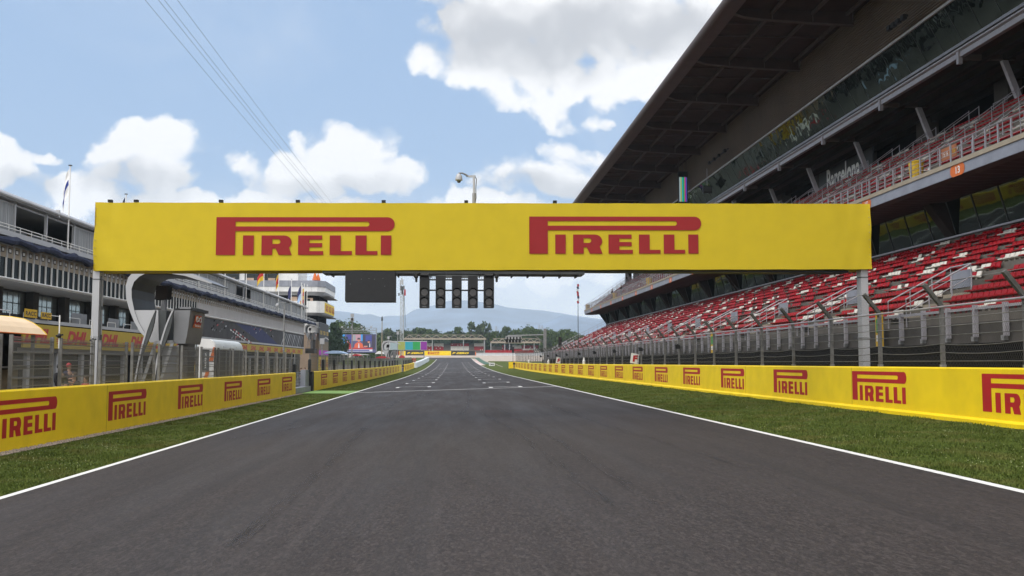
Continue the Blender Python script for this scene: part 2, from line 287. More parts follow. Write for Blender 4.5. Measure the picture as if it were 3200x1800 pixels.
# ------------------------------------------------------------------ mesh builder and object helpers
def bb(v): return Vector(v)
class MB:
    def __init__(s): s.v = []; s.f = []; s.m = []; s.ms = []
    def mi(s, m):
        if m not in s.ms: s.ms.append(m)
        return s.ms.index(m)
    def add(s, vs, fs, m):
        o = len(s.v); s.v.extend([tuple(float(c) for c in x) for x in vs]); k = s.mi(m)
        for f in fs: s.f.append(tuple(o + i for i in f)); s.m.append(k)
        return s
    def box(s, x0, x1, y0, y1, z0, z1, m):
        v = [(x0, y0, z0), (x1, y0, z0), (x1, y1, z0), (x0, y1, z0), (x0, y0, z1), (x1, y0, z1), (x1, y1, z1), (x0, y1, z1)]
        return s.add(v, [(0, 3, 2, 1), (4, 5, 6, 7), (0, 1, 5, 4), (1, 2, 6, 5), (2, 3, 7, 6), (3, 0, 4, 7)], m)
    def bar(s, a, b, w, h, m, up=(0, 0, 1)):
        a = bb(a); b = bb(b); d = (b - a).normalized(); u = bb(up)
        if abs(d.dot(u)) > .99: u = bb((1, 0, 0))
        r = d.cross(u).normalized(); u = r.cross(d).normalized(); v = []
        for p in (a, b):
            for sx, sz in ((-1, -1), (1, -1), (1, 1), (-1, 1)): v.append(tuple(p + r * (w / 2 * sx) + u * (h / 2 * sz)))
        return s.add(v, [(0, 1, 2, 3), (7, 6, 5, 4), (0, 4, 5, 1), (1, 5, 6, 2), (2, 6, 7, 3), (3, 7, 4, 0)], m)
    def tube(s, pts, r, m, n=8, cap=True):
        pts = [bb(p) for p in pts]; rs = r if isinstance(r, (list, tuple)) else [r] * len(pts); v = []; f = []
        for i, p in enumerate(pts):
            d = (pts[min(i + 1, len(pts) - 1)] - pts[max(i - 1, 0)]).normalized(); u = bb((0, 0, 1)) if abs(d.z) < .95 else bb((1, 0, 0))
            a = d.cross(u).normalized(); b = a.cross(d).normalized()
            for k in range(n): t = 2 * PI * k / n; v.append(tuple(p + a * (math.cos(t) * rs[i]) + b * (math.sin(t) * rs[i])))
        for i in range(len(pts) - 1):
            for k in range(n): f.append((i * n + k, i * n + (k + 1) % n, (i + 1) * n + (k + 1) % n, (i + 1) * n + k))
        if cap: f.append(tuple(range(n - 1, -1, -1))); f.append(tuple((len(pts) - 1) * n + k for k in range(n)))
        return s.add(v, f, m)
    def lathe(s, prof, m, c=(0, 0, 0), n=16):
        v = []; f = []
        for (r, z) in prof:
            for k in range(n): t = 2 * PI * k / n; v.append((c[0] + r * math.cos(t), c[1] + r * math.sin(t), c[2] + z))
        for i in range(len(prof) - 1):
            for k in range(n): f.append((i * n + k, i * n + (k + 1) % n, (i + 1) * n + (k + 1) % n, (i + 1) * n + k))
        f.append(tuple(range(n - 1, -1, -1))); f.append(tuple((len(prof) - 1) * n + k for k in range(n)))
        return s.add(v, f, m)
    def ext(s, poly, axis, a, b, m):
        """extrude a 2-D polygon along axis 'x' (poly=(y,z)), 'y' (poly=(x,z)) or 'z' (poly=(x,y))"""
        def P(p, t): return {'x': (t, p[0], p[1]), 'y': (p[0], t, p[1]), 'z': (p[0], p[1], t)}[axis]
        n = len(poly); v = [P(p, a) for p in poly] + [P(p, b) for p in poly]
        return s.add(v, [tuple(range(n)), tuple(range(2 * n - 1, n - 1, -1))] + [(i, i + n, (i + 1) % n + n, (i + 1) % n) for i in range(n)], m)
    def flat(s, polys, o, u, v, m):
        """flat 2-D polygons placed at origin o with unit directions u, v"""
        o, u, v = np.array(o, float), np.array(u, float), np.array(v, float)
        for p in polys: s.add([o + u * a + v * b for a, b in p], [tuple(range(len(p)))], m)
        return s
    def build(s, name, parent=None, smooth=False, loc=None):
        me = bpy.data.meshes.new(name); me.from_pydata(s.v, [], s.f); me.update()
        for m in s.ms: me.materials.append(M[m] if isinstance(m, str) else m)
        me.polygons.foreach_set('material_index', s.m)
        if smooth: me.polygons.foreach_set('use_smooth', [True] * len(me.polygons))
        o = bpy.data.objects.new(name, me); COL.objects.link(o)
        if parent is not None: o.parent = parent; o.location = [-c for c in parent.location]
        if loc: o.location = loc
        return o
def tag(o, label=None, cat=None, group=None, kind=None):
    if label: o['label'] = label
    if cat: o['category'] = cat
    if group: o['group'] = group
    if kind: o['kind'] = kind
    return o
def thing(name, label, cat, loc=(0, 0, 0), group=None):
    o = bpy.data.objects.new(name, None); COL.objects.link(o); o.location = loc; o.empty_display_size = .3
    return tag(o, label, cat, group)
def dup(root, loc, label, rz=None, sc=None, group=None):
    r = root.copy(); COL.objects.link(r); r.location = loc; r['label'] = label
    if group: r['group'] = group
    if rz is not None: r.rotation_euler = (0, 0, rz)
    if sc is not None: r.scale = sc if isinstance(sc, tuple) else (sc, sc, sc)
    for ch in list(root.children):
        c = ch.copy(); COL.objects.link(c); c.parent = r
        for gch in ch.children: d = gch.copy(); COL.objects.link(d); d.parent = c
    return r
ORD = 'first second third fourth fifth sixth seventh eighth ninth tenth eleventh twelfth thirteenth fourteenth fifteenth sixteenth seventeenth eighteenth nineteenth twentieth'.split()
def ordn(i):
    if i < 20: return ORD[i]
    t = {2: 'twenty', 3: 'thirty', 4: 'forty', 5: 'fifty', 6: 'sixty'}[(i + 1) // 10]
    return (t[:-1] + 'ieth') if (i + 1) % 10 == 0 else t + '-' + ORD[(i + 1) % 10 - 1]
# ---- writing
_tc = {}
def text2d(body, bold=0.0, shear=0.0):
    k = (body, bold, shear)
    if k in _tc: return _tc[k]
    cu = bpy.data.curves.new('t', 'FONT'); cu.body = body; cu.offset = bold; cu.shear = shear; cu.resolution_u = 3
    o = bpy.data.objects.new('t', cu); COL.objects.link(o); bpy.context.view_layer.update()
    me = o.evaluated_get(bpy.context.evaluated_depsgraph_get()).to_mesh()
    vs = [(v.co.x, v.co.y) for v in me.vertices]; fs = [tuple(p.vertices) for p in me.polygons]
    bpy.data.objects.remove(o); bpy.data.curves.remove(cu)
    xs = [a for a, _ in vs]; ys = [b for _, b in vs]; x0, x1, y0, y1 = min(xs), max(xs), min(ys), max(ys)
    vs = [((a - x0) / (x1 - x0), (b - y0) / (y1 - y0)) for a, b in vs]; _tc[k] = (vs, fs); return vs, fs
def write(mb, body, o, u, v, w, h, m, bold=.02, shear=0.0):
    vs, fs = text2d(body, bold, shear); o, u, v = np.array(o, float), np.array(u, float), np.array(v, float)
    mb.add([o + u * (a * w) + v * (b * h) for a, b in vs], fs, m)
def arc(cx, cy, rx, ry, a0, a1, n=8): return [(cx + rx * math.cos(R(a0 + (a1 - a0) * i / n)), cy + ry * math.sin(R(a0 + (a1 - a0) * i / n))) for i in range(n + 1)]
def rect(a, b, c, d): return [(a, c), (b, c), (b, d), (a, d)]
LOGO = [rect(0, 189, 0, 378), rect(189, 1494, 333, 378), rect(189, 1494, 238, 285),
        [(1494, 378)] + arc(1700, 308, 70, 70, 90, -90, 10) + [(1494, 238), (1494, 285)] + arc(1494, 309, 24, 24, -90, 90, 6)[1:],
        rect(265, 372, 0, 195), rect(448, 555, 0, 195),
        [(555, 195)] + arc(672, 127, 74, 68, 90, -50, 7) + [(748, 0), (618, 0), (588, 65), (555, 65), (555, 110)] + arc(610, 134, 25, 24, -90, 90, 5) + [(555, 158)],
        rect(810, 922, 0, 195), rect(922, 1048, 153, 195), rect(922, 1048, 77, 119), rect(922, 1060, 0, 39),
        rect(1123, 1234, 0, 195), rect(1234, 1345, 0, 39), rect(1379, 1490, 0, 195), rect(1490, 1600, 0, 39), rect(1633, 1738, 0, 195)]
def logo(mb, o, u, v, w, h, m='red'):
    o, u, v = np.array(o, float), np.array(u, float), np.array(v, float)
    for p in LOGO: mb.add([o + u * (a / 1770 * w) + v * (b / 378 * h) for a, b in p], [tuple(range(len(p)))], m)
# ------------------------------------------------------------------ terrain
CX_ = [-4600, -60, -14, -11.6, -9, -7.86, 8.24, 13.9, 16, 60, 4600]; CZ_ = [-.2, -.2, -.2, -.209, -.25, -.236, .247, .488, .5, .5, .5]
YS = np.array([-180, -60, -20] + list(range(0, 600, 10)) + [700, 1200, 3000, 7900], float)
def prof(Y): Y = np.clip(Y, 130, 545); return 3.6e-5 * (Y - 130) ** 2
def gz0(X, Y): return float(np.interp(X, CX_, CZ_)) * float(np.clip((420 - Y) / 150, 0, 1)) + float(prof(Y))
def gz(X, Y):
    i = int(np.clip(np.searchsorted(YS, Y) - 1, 0, len(YS) - 2)); t = (Y - YS[i]) / (YS[i + 1] - YS[i]); return gz0(X, YS[i]) * (1 - t) + gz0(X, YS[i + 1]) * t
def sheet(name, fa, fb, y0, y1, dz, m, kind='structure', build=True, mb=None):
    fa_ = fa if callable(fa) else (lambda y: fa); fb_ = fb if callable(fb) else (lambda y: fb)
    ys = [y0] + [float(y) for y in YS if y0 < y < y1] + [y1]; mb = mb or MB()
    mids = [x for x in CX_ if fa_(y0) < x < fb_(y0) and fa_(y1) < x < fb_(y1)] if not (callable(fa) or callable(fb)) else []
    rows = []
    for y in ys: rows.append([(x, y, gz(x, y) + dz) for x in [fa_(y)] + mids + [fb_(y)]])
    n = len(rows[0]); v = [p for r_ in rows for p in r_]
    mb.add(v, [(i * n + k, i * n + k + 1, (i + 1) * n + k + 1, (i + 1) * n + k) for i in range(len(rows) - 1) for k in range(n - 1)], m)
    if build: return tag(mb.build(name), kind=kind)
    return mb
XL, XR = -7.86, 8.24
sheet('ground', -4500, 4500, -180, 7900, 0, 'grass')
sheet('pit_lane', -60, -11.75, -60, 330, .012, 'pit')
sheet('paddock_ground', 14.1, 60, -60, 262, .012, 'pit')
rmb = MB(); sheet('', XL, XR, -60, 490, .012, 'asph', build=False, mb=rmb)
sheet('', lambda y: np.interp(y, [436, 450, 490], [-7.9, -10.5, -13.5]), XL, 436, 490, .012, 'asph', build=False, mb=rmb)
tag(rmb.build('race_track'), kind='structure')
sheet('gravel_trap', lambda y: np.interp(y, [240, 262, 330, 490], [15.5, 12.6, 13.5, 10.2]), lambda y: 80 + 0 * y, 262, 546, .008, 'gravel')
sheet('far_gravel', -60, 10.2, 490, 546, .010, 'gravel')
sheet('green_runoff', lambda y: np.interp(y, [326, 335, 490], [9.9, 9.9, 9.9]), lambda y: np.interp(y, [326, 337, 420, 490], [9.95, 12.6, 12.4, 12.2]), 326, 490, .016, 'turf')
sheet('green_crossing', lambda y: -11.55, XL - .02, 76.5, 84, .016, 'lime')
sheet('pebble_strip', -11.6, -11.22, 2, 76, .014, 'pebble')
# kerb: a real step
km = MB()
for i in range(36):
    y = 310 + i * 4.4; z = gz(8.3, y) + .012; km.box(8.3, 9.85, y, y + 4.4, z - .1, z + .07, 'white' if i % 2 else 'seatkerb')
M['seatkerb'] = mat('faded_red_kerb_paint', (.52, .33, .32), .7, .1, 2)
tag(km.build('kerb'), kind='structure')
# painted markings
mk_ = MB()
def mline(x0, x1, y0, y1, dz=.018): sheet('', x0, x1, y0, y1, dz, 'whitew', build=False, mb=mk_)
mline(XL, XL + .17, 2, 450); mline(XR - .17, XR, 2, 478)
mline(XL + .17, XR - .17, 78.15, 78.6)
for i in range(16):
    y = 92.3 + 18.35 * i * .99
    for xa, xb in ((-5.25, -2.1),): mline(xa, xa + .30, y - 2.2, y + .3); mline(xb - .30, xb, y - 2.2, y + .3); mline(xa + .30, xb - .30, y + .0, y + .3)
for i in range(17):
    y = 82.6 + 18.5 * i * .99
    for xa, xb in ((2.85, 5.55),): mline(xa, xa + .30, y - 2.2, y + .3); mline(xb - .30, xb, y - 2.2, y + .3); mline(xa + .30, xb - .30, y + .0, y + .3)
mline(XL + .17, XR - .17, 201, 201.5); mline(-7.0, 7.4, 262, 262.5)
tag(mk_.build('track_markings'), kind='structure')
def rubber():
    m = bpy.data.materials.new('tyre_rubber_mark'); m.use_nodes = True; t = m.node_tree; q = NG(t); b = t.nodes['Principled BSDF']; out = [n for n in t.nodes if n.type == 'OUTPUT_MATERIAL'][0]; b.inputs['Base Color'].default_value = (.012, .011, .012, 1); b.inputs['Roughness'].default_value = .6
    c = q.n('ShaderNodeTexCoord'); mp = q.n('ShaderNodeMapping'); t.links.new(c.outputs['Object'], mp.inputs[0]); mp.inputs['Scale'].default_value = (6, .25, 1); n = q.n('ShaderNodeTexNoise'); n.inputs['Scale'].default_value = 2; n.inputs['Detail'].default_value = 6; t.links.new(mp.outputs[0], n.inputs['Vector'])
    r = q.n('ShaderNodeMapRange'); t.links.new(n.outputs[0], r.inputs[0]); r.inputs[1].default_value = .42; r.inputs[2].default_value = .75; r.inputs[4].default_value = .36
    tr = q.n('ShaderNodeBsdfTransparent'); mx = q.n('ShaderNodeMixShader'); t.links.new(r.outputs[0], mx.inputs[0]); t.links.new(tr.outputs[0], mx.inputs[1]); t.links.new(b.outputs[0], mx.inputs[2]); t.links.new(mx.outputs[0], out.inputs['Surface']); return m
M['rubber'] = rubber(); tm = MB(); rs = np.random.RandomState(21)
def mark(x0, y0, x1, y1, bend, w, dz):
    n = 10; L = []
    for i in range(n + 1): s_ = i / n; x = x0 + (x1 - x0) * s_ + bend * math.sin(PI * s_); y = y0 + (y1 - y0) * s_; L += [(x - w / 2, y, gz(x - w / 2, y) + dz), (x + w / 2, y, gz(x + w / 2, y) + dz)]
    tm.add(L, [(2 * i, 2 * i + 1, 2 * i + 3, 2 * i + 2) for i in range(n)], 'rubber')
k_ = 0
for i in range(34):
    x = (-5.0, -2.6, 3.1, 5.1)[i % 4] + rs.uniform(-.3, .3); y = 60 + rs.uniform(0, 150); mark(x, y, x + rs.uniform(-.5, .5), y + rs.uniform(8, 26), rs.uniform(-.25, .25), rs.uniform(.18, .32), .020 + .0006 * k_); k_ += 1
for (x0, y0, x1, y1, bd) in ((-6.9, 30, -5.2, 38, .5), (-5.4, 34, -5.9, 41, -.3), (-6.6, 46, -1.5, 72, 1.2), (-3.2, 48, -.6, 76, -.8), (2.2, 14, 1.2, 40, .15), (2.9, 14, 1.9, 44, .15), (-2.6, 12, -3.0, 34, .1), (5.4, 18, 4.4, 46, -.2), (.3, 40, .9, 74, .3), (4.6, 50, 2.0, 76, .4)): mark(x0, y0, x1, y1, bd, .24, .020 + .0006 * k_); k_ += 1
tag(tm.build('tyre_marks'), kind='structure')
# ------------------------------------------------------------------ mountains
def ridge(name, pts, Y, depth, col, seed):
    rs = np.random.RandomState(seed); xs = [p[0] for p in pts]; hs = [p[1] for p in pts]; X = np.linspace(xs[0], xs[-1], 320); top = np.interp(X, xs, hs)
    n = np.zeros_like(X)
    for k in range(1, 7): n += np.interp(np.linspace(0, 1, 320), np.linspace(0, 1, 6 * 2 ** k), rs.uniform(-1, 1, 6 * 2 ** k)) * 9 / 1.7 ** k
    top = top + n; rows = 22; v = []
    rid = np.zeros((rows, 320))
    for k in range(2, 7): a = rs.uniform(-1, 1, (6, 5 * 2 ** k)); rid += np.array([[np.interp(c, np.linspace(0, 1, 5 * 2 ** k), a[min(5, int(r_ / rows * 6))]) for c in np.linspace(0, 1, 320)] for r_ in range(rows)]) * 55 / 1.8 ** k
    for j in range(rows):
        t = j / (rows - 1); s = t ** 0.85
        for i, x in enumerate(X): v.append((x + rid[j, i] * .6 * (1 - t), Y - depth * (1 - t) + rid[j, i] * 2.0 * math.sin(PI * t), 5 + (top[i] - 5) * s + rid[j, i] * .55 * math.sin(PI * t)))
    for i, x in enumerate(X): v.append((x, Y + depth * .3, 5))
    f = [(j * 320 + i, j * 320 + i + 1, (j + 1) * 320 + i + 1, (j + 1) * 320 + i) for j in range(rows) for i in range(319)]
    mb = MB(); mb.add(v, f, col); o = mb.build(name, smooth=True); tag(o, kind='structure'); return o
M['mtn'] = mat('haze_blue_scrub', (.11, .155, .235), .95, .45, .004, 0)  # blue of the distant air is put into the scrub's base colour
def sky_pts(lst, Y): return [(atY(x, y, Y)[0], atY(x, y, Y)[2]) for x, y in lst]
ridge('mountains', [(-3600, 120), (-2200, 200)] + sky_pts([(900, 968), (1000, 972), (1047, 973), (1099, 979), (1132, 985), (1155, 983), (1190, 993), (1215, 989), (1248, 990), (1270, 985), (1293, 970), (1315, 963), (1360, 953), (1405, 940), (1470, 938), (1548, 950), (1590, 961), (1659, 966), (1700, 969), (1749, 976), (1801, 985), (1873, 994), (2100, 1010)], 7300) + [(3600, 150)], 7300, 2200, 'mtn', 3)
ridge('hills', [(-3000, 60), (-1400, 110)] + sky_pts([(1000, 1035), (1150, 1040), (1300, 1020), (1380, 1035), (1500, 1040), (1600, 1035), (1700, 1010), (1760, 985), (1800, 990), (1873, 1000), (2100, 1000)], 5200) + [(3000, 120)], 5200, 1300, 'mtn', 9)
# ================================================================== BARRIER WALLS
def wall(name, label, x_face, side, y0, y1, h, logos, lw, lh, lz, cat='barrier wall', lip=0.0, group=None, base=lambda y: 0.0, end_face=False):
    """side=-1: wall left of the track (face looks to +X); side=+1: right of it (face looks to -X)"""
    t = thing(name, label, cat, (x_face, y0, gz(x_face, y0)), group); mb = MB(); back = x_face + side * .32
    ys = [y0] + [float(y) for y in np.arange(math.ceil(y0 / 10 + .01) * 10, y1, 10)] + [y1]
    for a, b in zip(ys[:-1], ys[1:]):
        za, zb = gz(x_face, a), gz(x_face, b); fx = [x_face, back]
        lo, hi = min(fx), max(fx); v = []
        for (y, z) in ((a, za), (b, zb)): v += [(lo, y, z - .3), (hi, y, z - .3), (hi, y, z + h - .04), (hi - .04, y, z + h), (lo + .04, y, z + h), (lo, y, z + h - .04)]
        f = [(i, (i + 1) % 6, (i + 1) % 6 + 6, i + 6) for i in range(6)] + [(5, 4, 3, 2, 1, 0), (6, 7, 8, 9, 10, 11)]
        mb.add(v, f, 'yellow')
        if lip: mb.add([(x_face - side * lip, a, za - .1), (x_face - side * lip, a, za + .10), (x_face, a, za + .16), (x_face - side * lip, b, zb - .1), (x_face - side * lip, b, zb + .10), (x_face, b, zb + .16)], [(0, 1, 4, 3), (1, 2, 5, 4)], 'yellow')
    y = y0 + 6.0
    while y < y1 - 1: z = gz(x_face, y); mb.box(min(x_face, x_face - side * .003), max(x_face, x_face - side * .003), y, y + .018, z + .03, z + h - .05, 'seam'); y += 12.75
    mb.build('wall', t)
    lg = MB()
    for yl in logos:
        if side < 0: o_, u_ = (x_face + .004, yl, gz(x_face, yl) + lz), (0, 1, (gz(x_face, yl + lw) - gz(x_face, yl)) / lw)
        else: o_, u_ = (x_face - .004, yl, gz(x_face, yl) + lz), (0, -1, (gz(x_face, yl - lw) - gz(x_face, yl)) / lw)
        logo(lg, o_, u_, (0, 0, 1), lw, lh)
    o = lg.build('lettering', t); return t
LXF, RXF = -11.6, 13.9
wall('barrier_wall', 'yellow concrete pit wall with large red tyre lettering, nearest on the left side', LXF, -1, -10, 74.2, 1.60, [26.0 - 8.5 + 8.5 * k - .1 for k in range(7)], 4.15, .98, .36)
wall('barrier_wall', 'yellow concrete wall with small red lettering beyond the grey gate on the left', LXF, -1, 84.0, 222, 1.60, [88.2 + 8.5 * k for k in range(15)], 4.1, 1.0, .34)
wall('barrier_wall', 'short yellow wall between the white tyre barrier and the marshal opening', LXF + .35, -1, 229, 284, 1.55, [231 + 8.6 * k for k in range(6)], 4.1, .98, .32)
wall('barrier_wall', 'long yellow concrete wall with red lettering in front of the main grandstand', RXF, 1, -10, 232, 1.49, [25.6 + 8.6 * k for k in range(24)], 4.2, .99, .34, lip=.10)
# end cap that turns away at the far end
eb = MB(); eb.box(12.7, 14.2, 232, 232.4, gz(13, 232) - .2, gz(13, 232) + 1.49, 'yellow')
t = thing('barrier_wall', 'small yellow return wall closing the far end of the long right wall', 'barrier wall', (12.7, 232, 1)); eb.build('wall', t)
# white tyre barrier
tb = MB(); pts = [(-10.75, 286), (-10.6, 330), (-10.4, 380), (-10.3, 416), (-11.5, 422)]
for (xa, ya), (xb, yb) in zip(pts[:-1], pts[1:]):
    n = max(1, int((yb - ya) / 8))
    for i in range(n):
        A, B_ = i / n, (i + 1) / n - .01; x0, y0_, x1, y1_ = xa + (xb - xa) * A, ya + (yb - ya) * A, xa + (xb - xa) * B_, ya + (yb - ya) * B_
        z = gz(x0, y0_); z1 = gz(x1, y1_); tb.add([(x0, y0_, z - .2), (x0 - 1.2, y0_, z - .2), (x0 - 1.2, y0_, z + 1.5), (x0, y0_, z + 1.5), (x1, y1_, z1 - .2), (x1 - 1.2, y1_, z1 - .2), (x1 - 1.2, y1_, z1 + 1.5), (x1, y1_, z1 + 1.5)], [(0, 1, 2, 3), (7, 6, 5, 4), (0, 3, 7, 4), (3, 2, 6, 7), (1, 5, 6, 2)], 'tyrew')
o = tb.build('tyre_barrier'); tag(o, 'white covered tyre barrier curving along the grass at the pit exit', 'tyre barrier')
# ================================================================== LEFT FENCE
def pz(y): return gz(-12, y)
def wire_fence(label, y0, y1, period, gap, n_from=0):
    t = thing('mesh_fence', label, 'fence', (-12.05, y0, pz(y0) + 1.4)); y = y0
    while y < y1 - .5:
        z = pz(y) + (1.61 if y > 80 else 1.0); top = pz(y) + 3.08; ye = y + period - gap
        MB().add([(-12.05, y, z), (-12.05, ye, z), (-12.05, ye, top - .04), (-12.05, y, top - .04)], [(0, 1, 2, 3)], 'weld').build('mesh_panel', t)
        for yy in (y, ye):
            MB().box(-12.11, -12.01, yy - .035, yy + .035, pz(yy) + .9, top, 'post').build('post', t)
        rb = MB()
        for zz in np.arange(z + .15, top, .36): rb.bar((-12.02, y, zz), (-12.02, ye, zz), .022, .022, 'post')
        rb.build('horizontal_wires', t); y += period
    return t
wire_fence('grey welded mesh fence with gaps standing on the near left wall', 21.1, 73.0, 3.42, .66)
wire_fence('grey welded mesh fence on the far left wall beside the black panels', 84.4, 224, 5.0, .02)
wire_fence('last stretch of grey mesh fence beside the white tyre barrier', 229.5, 283, 6.0, .02)
# ================================================================== RIGHT FENCE
fx = 14.32; t = thing('catch_fence', 'tall chain-link catch fence with bent posts along the right wall', 'catch fence', (fx, 20, gz(fx, 20)))
py = [24.2 + 4.3 * k for k in range(-3, 49)]
for y in py:
    if y < 4: continue
    z = gz(fx, y); p = MB(); a = (fx, y, z - .1); b = (fx, y, z + 3.3); c = (fx - .52, y, z + 3.92)
    p.bar(a, b, .12, .10, 'post'); p.bar((b[0] + .02, b[1], b[2] - .05), c, .14, .11, 'postd'); p.build('post', t)
    if y < 160: MB().box(fx - .07, fx + .06, y - .075, y + .075, z + 1.49, z + 1.56, 'gal').build('base_plate', t)
ys = [8.0] + [float(y) for y in np.arange(10, 234, 10)]
mbc = MB(); mbs = MB(); mt = MB(); mw = MB()
for a, b in zip(ys[:-1], ys[1:]):
    za, zb = gz(fx, a), gz(fx, b)
    mbc.add([(fx - .07, a, za + 1.5), (fx - .07, b, zb + 1.5), (fx - .07, b, zb + 3.28), (fx - .07, a, za + 3.28)], [(0, 1, 2, 3)], 'chain')
    mbs.add([(fx - .09, a, za + 3.28), (fx - .09, b, zb + 3.28), (fx - .55, b, zb + 3.85), (fx - .55, a, za + 3.85)], [(0, 1, 2, 3)], 'chain')
mbc.build('chain_link', t); mbs.build('overhang_chain_link', t)
for a, b in zip(py[:-1], py[1:]):
    if a < 4: continue
    za, zb = gz(fx, a), gz(fx, b); mt.tube([(fx - .10, a, za + 3.24), (fx - .10, b, zb + 3.24)], .035, 'rail', 6)
    for hz, sag in ((1.66, .0), (1.92, .05), (2.16, .06), (2.42, .01), (2.68, .0), (2.92, .02)):
        q = [(fx - .085, a + (b - a) * s_, za + (zb - za) * s_ + hz - sag * 4 * s_ * (1 - s_)) for s_ in (0, .25, .5, .75, 1)]; mw.tube(q, .011, 'post' if hz > 2.5 else 'postd', 4)
    mw.tube([(fx - .5, a, za + 3.9), (fx - .5, b, zb + 3.9)], .008, 'post', 4)
mt.build('top_tube', t); mw.build('cables', t)
# ================================================================== START GANTRY
GY = 36.0
gt = thing('gantry', 'wide yellow banner gantry spanning the track on two steel posts', 'gantry', (1.3, GY, 0))
def gzt(x): return 5.36 + (x + 12.8) * .0075           # underside follows the slight slope of the road
nx = 120; nz = 10; x0g, x1g = -12.8, 15.47; v = []; f = []
def wr(x, s):        # wrinkles of the fabric near its edges
    e = max(0, 1 - min(x - x0g, x1g - x) / 1.6); tb_ = max(0, 1 - min(s, 1 - s) / .18); w = .05 * e * math.sin(5 * x + 9 * s) + .03 * e * math.sin(11 * x - 6 * s) + .018 * tb_ * math.sin(5.1 * x + 3 * math.sin(1.7 * x)) * (0.4 + .6 * abs(math.sin(.9 * x)))
    return w + .05 * (1 - 4 * (s - .5) ** 2) * e * math.sin(4 * x + 5 * s)
for j in range(nz + 1):
    for i in range(nx + 1):
        x = x0g + (x1g - x0g) * i / nx; s = j / nz; v.append((x, GY - wr(x, s), gzt(x) + 2.45 * s + (.005 * math.sin(3.3 * x) * (1 if j in (0, nz) else 0))))
for j in range(nz):
    for i in range(nx): a = j * (nx + 1) + i; f.append((a, a + 1, a + nx + 2, a + nx + 1))
o_ = len(v); bmesh_ = MB(); bmesh_.add(v, f, 'banner')
tp = [v[nz * (nx + 1) + i] for i in range(nx + 1)]; bt = [v[i] for i in range(nx + 1)]
for line_, m_ in ((tp, 'banner'), (bt, 'banner')):
    vv = [(p[0], p[1], p[2]) for p in line_] + [(p[0], GY + 1.3, p[2] + .01) for p in line_]; n = len(line_); bmesh_.add(vv, [(i, i + 1, n + i + 1, n + i) for i in range(n - 1)], m_)
for x in (x0g, x1g): bmesh_.add([(x, GY - .02, gzt(x)), (x, GY + 1.3, gzt(x)), (x, GY + 1.3, gzt(x) + 2.45), (x, GY - .02, gzt(x) + 2.45)], [(0, 1, 2, 3)], 'banner')
vb = [(p[0], GY + 1.3, p[2]) for p in (bt[0], bt[-1], tp[-1], tp[0])]; bmesh_.add(vb, [(0, 1, 2, 3)], 'banner')
bn = bmesh_.build('banner', gt, smooth=False)
for p in bn.data.polygons: p.use_smooth = p.index < nx * nz
sl_ = (1, 0, .0075)
for xa, ya in ((674, 800), (1654, 796)):
    lm = MB(); a = atY(xa, ya - 3, GY - .028); logo(lm, (a[0], GY - .028, a[2]), sl_, (0, 0, 1), 6.36, 1.37, 'redb'); lm.build('lettering', gt)
ey = MB()
for s in np.linspace(.1, .9, 8):
    for x in (x0g + .06, x1g - .08): ey.lathe([(.0, 0), (.028, 0), (.028, .01)], 'gal', (x, GY - .09, gzt(x) + 2.45 * s), 6)
for x in np.linspace(x0g + .5, x1g - .5, 30): ey.lathe([(.0, 0), (.02, 0), (.02, .01)], 'gal', (x, GY - .06, gzt(x) + 2.43), 6)
ey.build('eyelets', gt)
for (xa, xb) in ((-12.87, -12.63), (15.13, 15.39)):
    zt = gzt(xa) + .1; p = MB(); p.box(xa, xb, GY + .15, GY + .57, gz(xa, GY) - .3, zt, 'lite')
    p.box(xa - .015, xb + .015, GY + .135, GY + .585, 3.0, 3.05, 'gal'); p.box(xa - .015, xb + .015, GY + .135, GY + .585, gzt(xa) - .3, gzt(xa) - .27, 'steeld')
    for zz in (1.6, 2.8, 4.0): p.box(xb - .04, xb + .04, GY + .3, GY + .45, zz, zz + .12, 'steeld')
    post_ = p.build('post', gt)
p = MB(); p.tube([(-12.58, GY + .2, 5.2), (-12.56, GY + .2, 1.2)], .02, 'steeld', 6); p.tube([(-12.50, GY + .12, 3.1), (-12.45, GY + .12, 1.3)], .02, 'black', 6); p.build('cable', gt)
tr = MB(); tr.box(-4.76, 4.76, GY + .1, GY + 1.2, 5.33, 5.43, 'steeld'); tr.box(-12.3, 14.7, GY + .25, GY + 1.05, 5.46, 5.54, 'black')
for k in range(16): x = -4.5 + k * .6; tr.box(x, x + .05, GY + .08, GY + 1.2, 5.27, 5.33, 'black')
tr.build('support_beam', gt)
# boxes on top of the gantry
for i, px in enumerate((345, 426, 691, 931, 1199, 1457, 1734, 2293, 2440)):
    a = atY(px, 633, GY + .1); z = gzt(a[0]) + 2.45; b = MB(); b.box(-.07, .07, -.08, .08, .02, .11, 'black'); b.tube([(0, 0, -.02), (0, 0, .03)], .02, 'steeld', 6)
    b.add([(-.075, -.10, .09), (.075, -.10, .09), (.075, .09, .13), (-.075, .09, .13)], [(0, 1, 2, 3)], 'black')
    o = b.build('spotlight', loc=(a[0], GY + .1, z)); tag(o, 'small black spotlight on top of the yellow gantry banner, %s from the left' % ordn(i), 'spotlight', 'spotlights on the gantry')
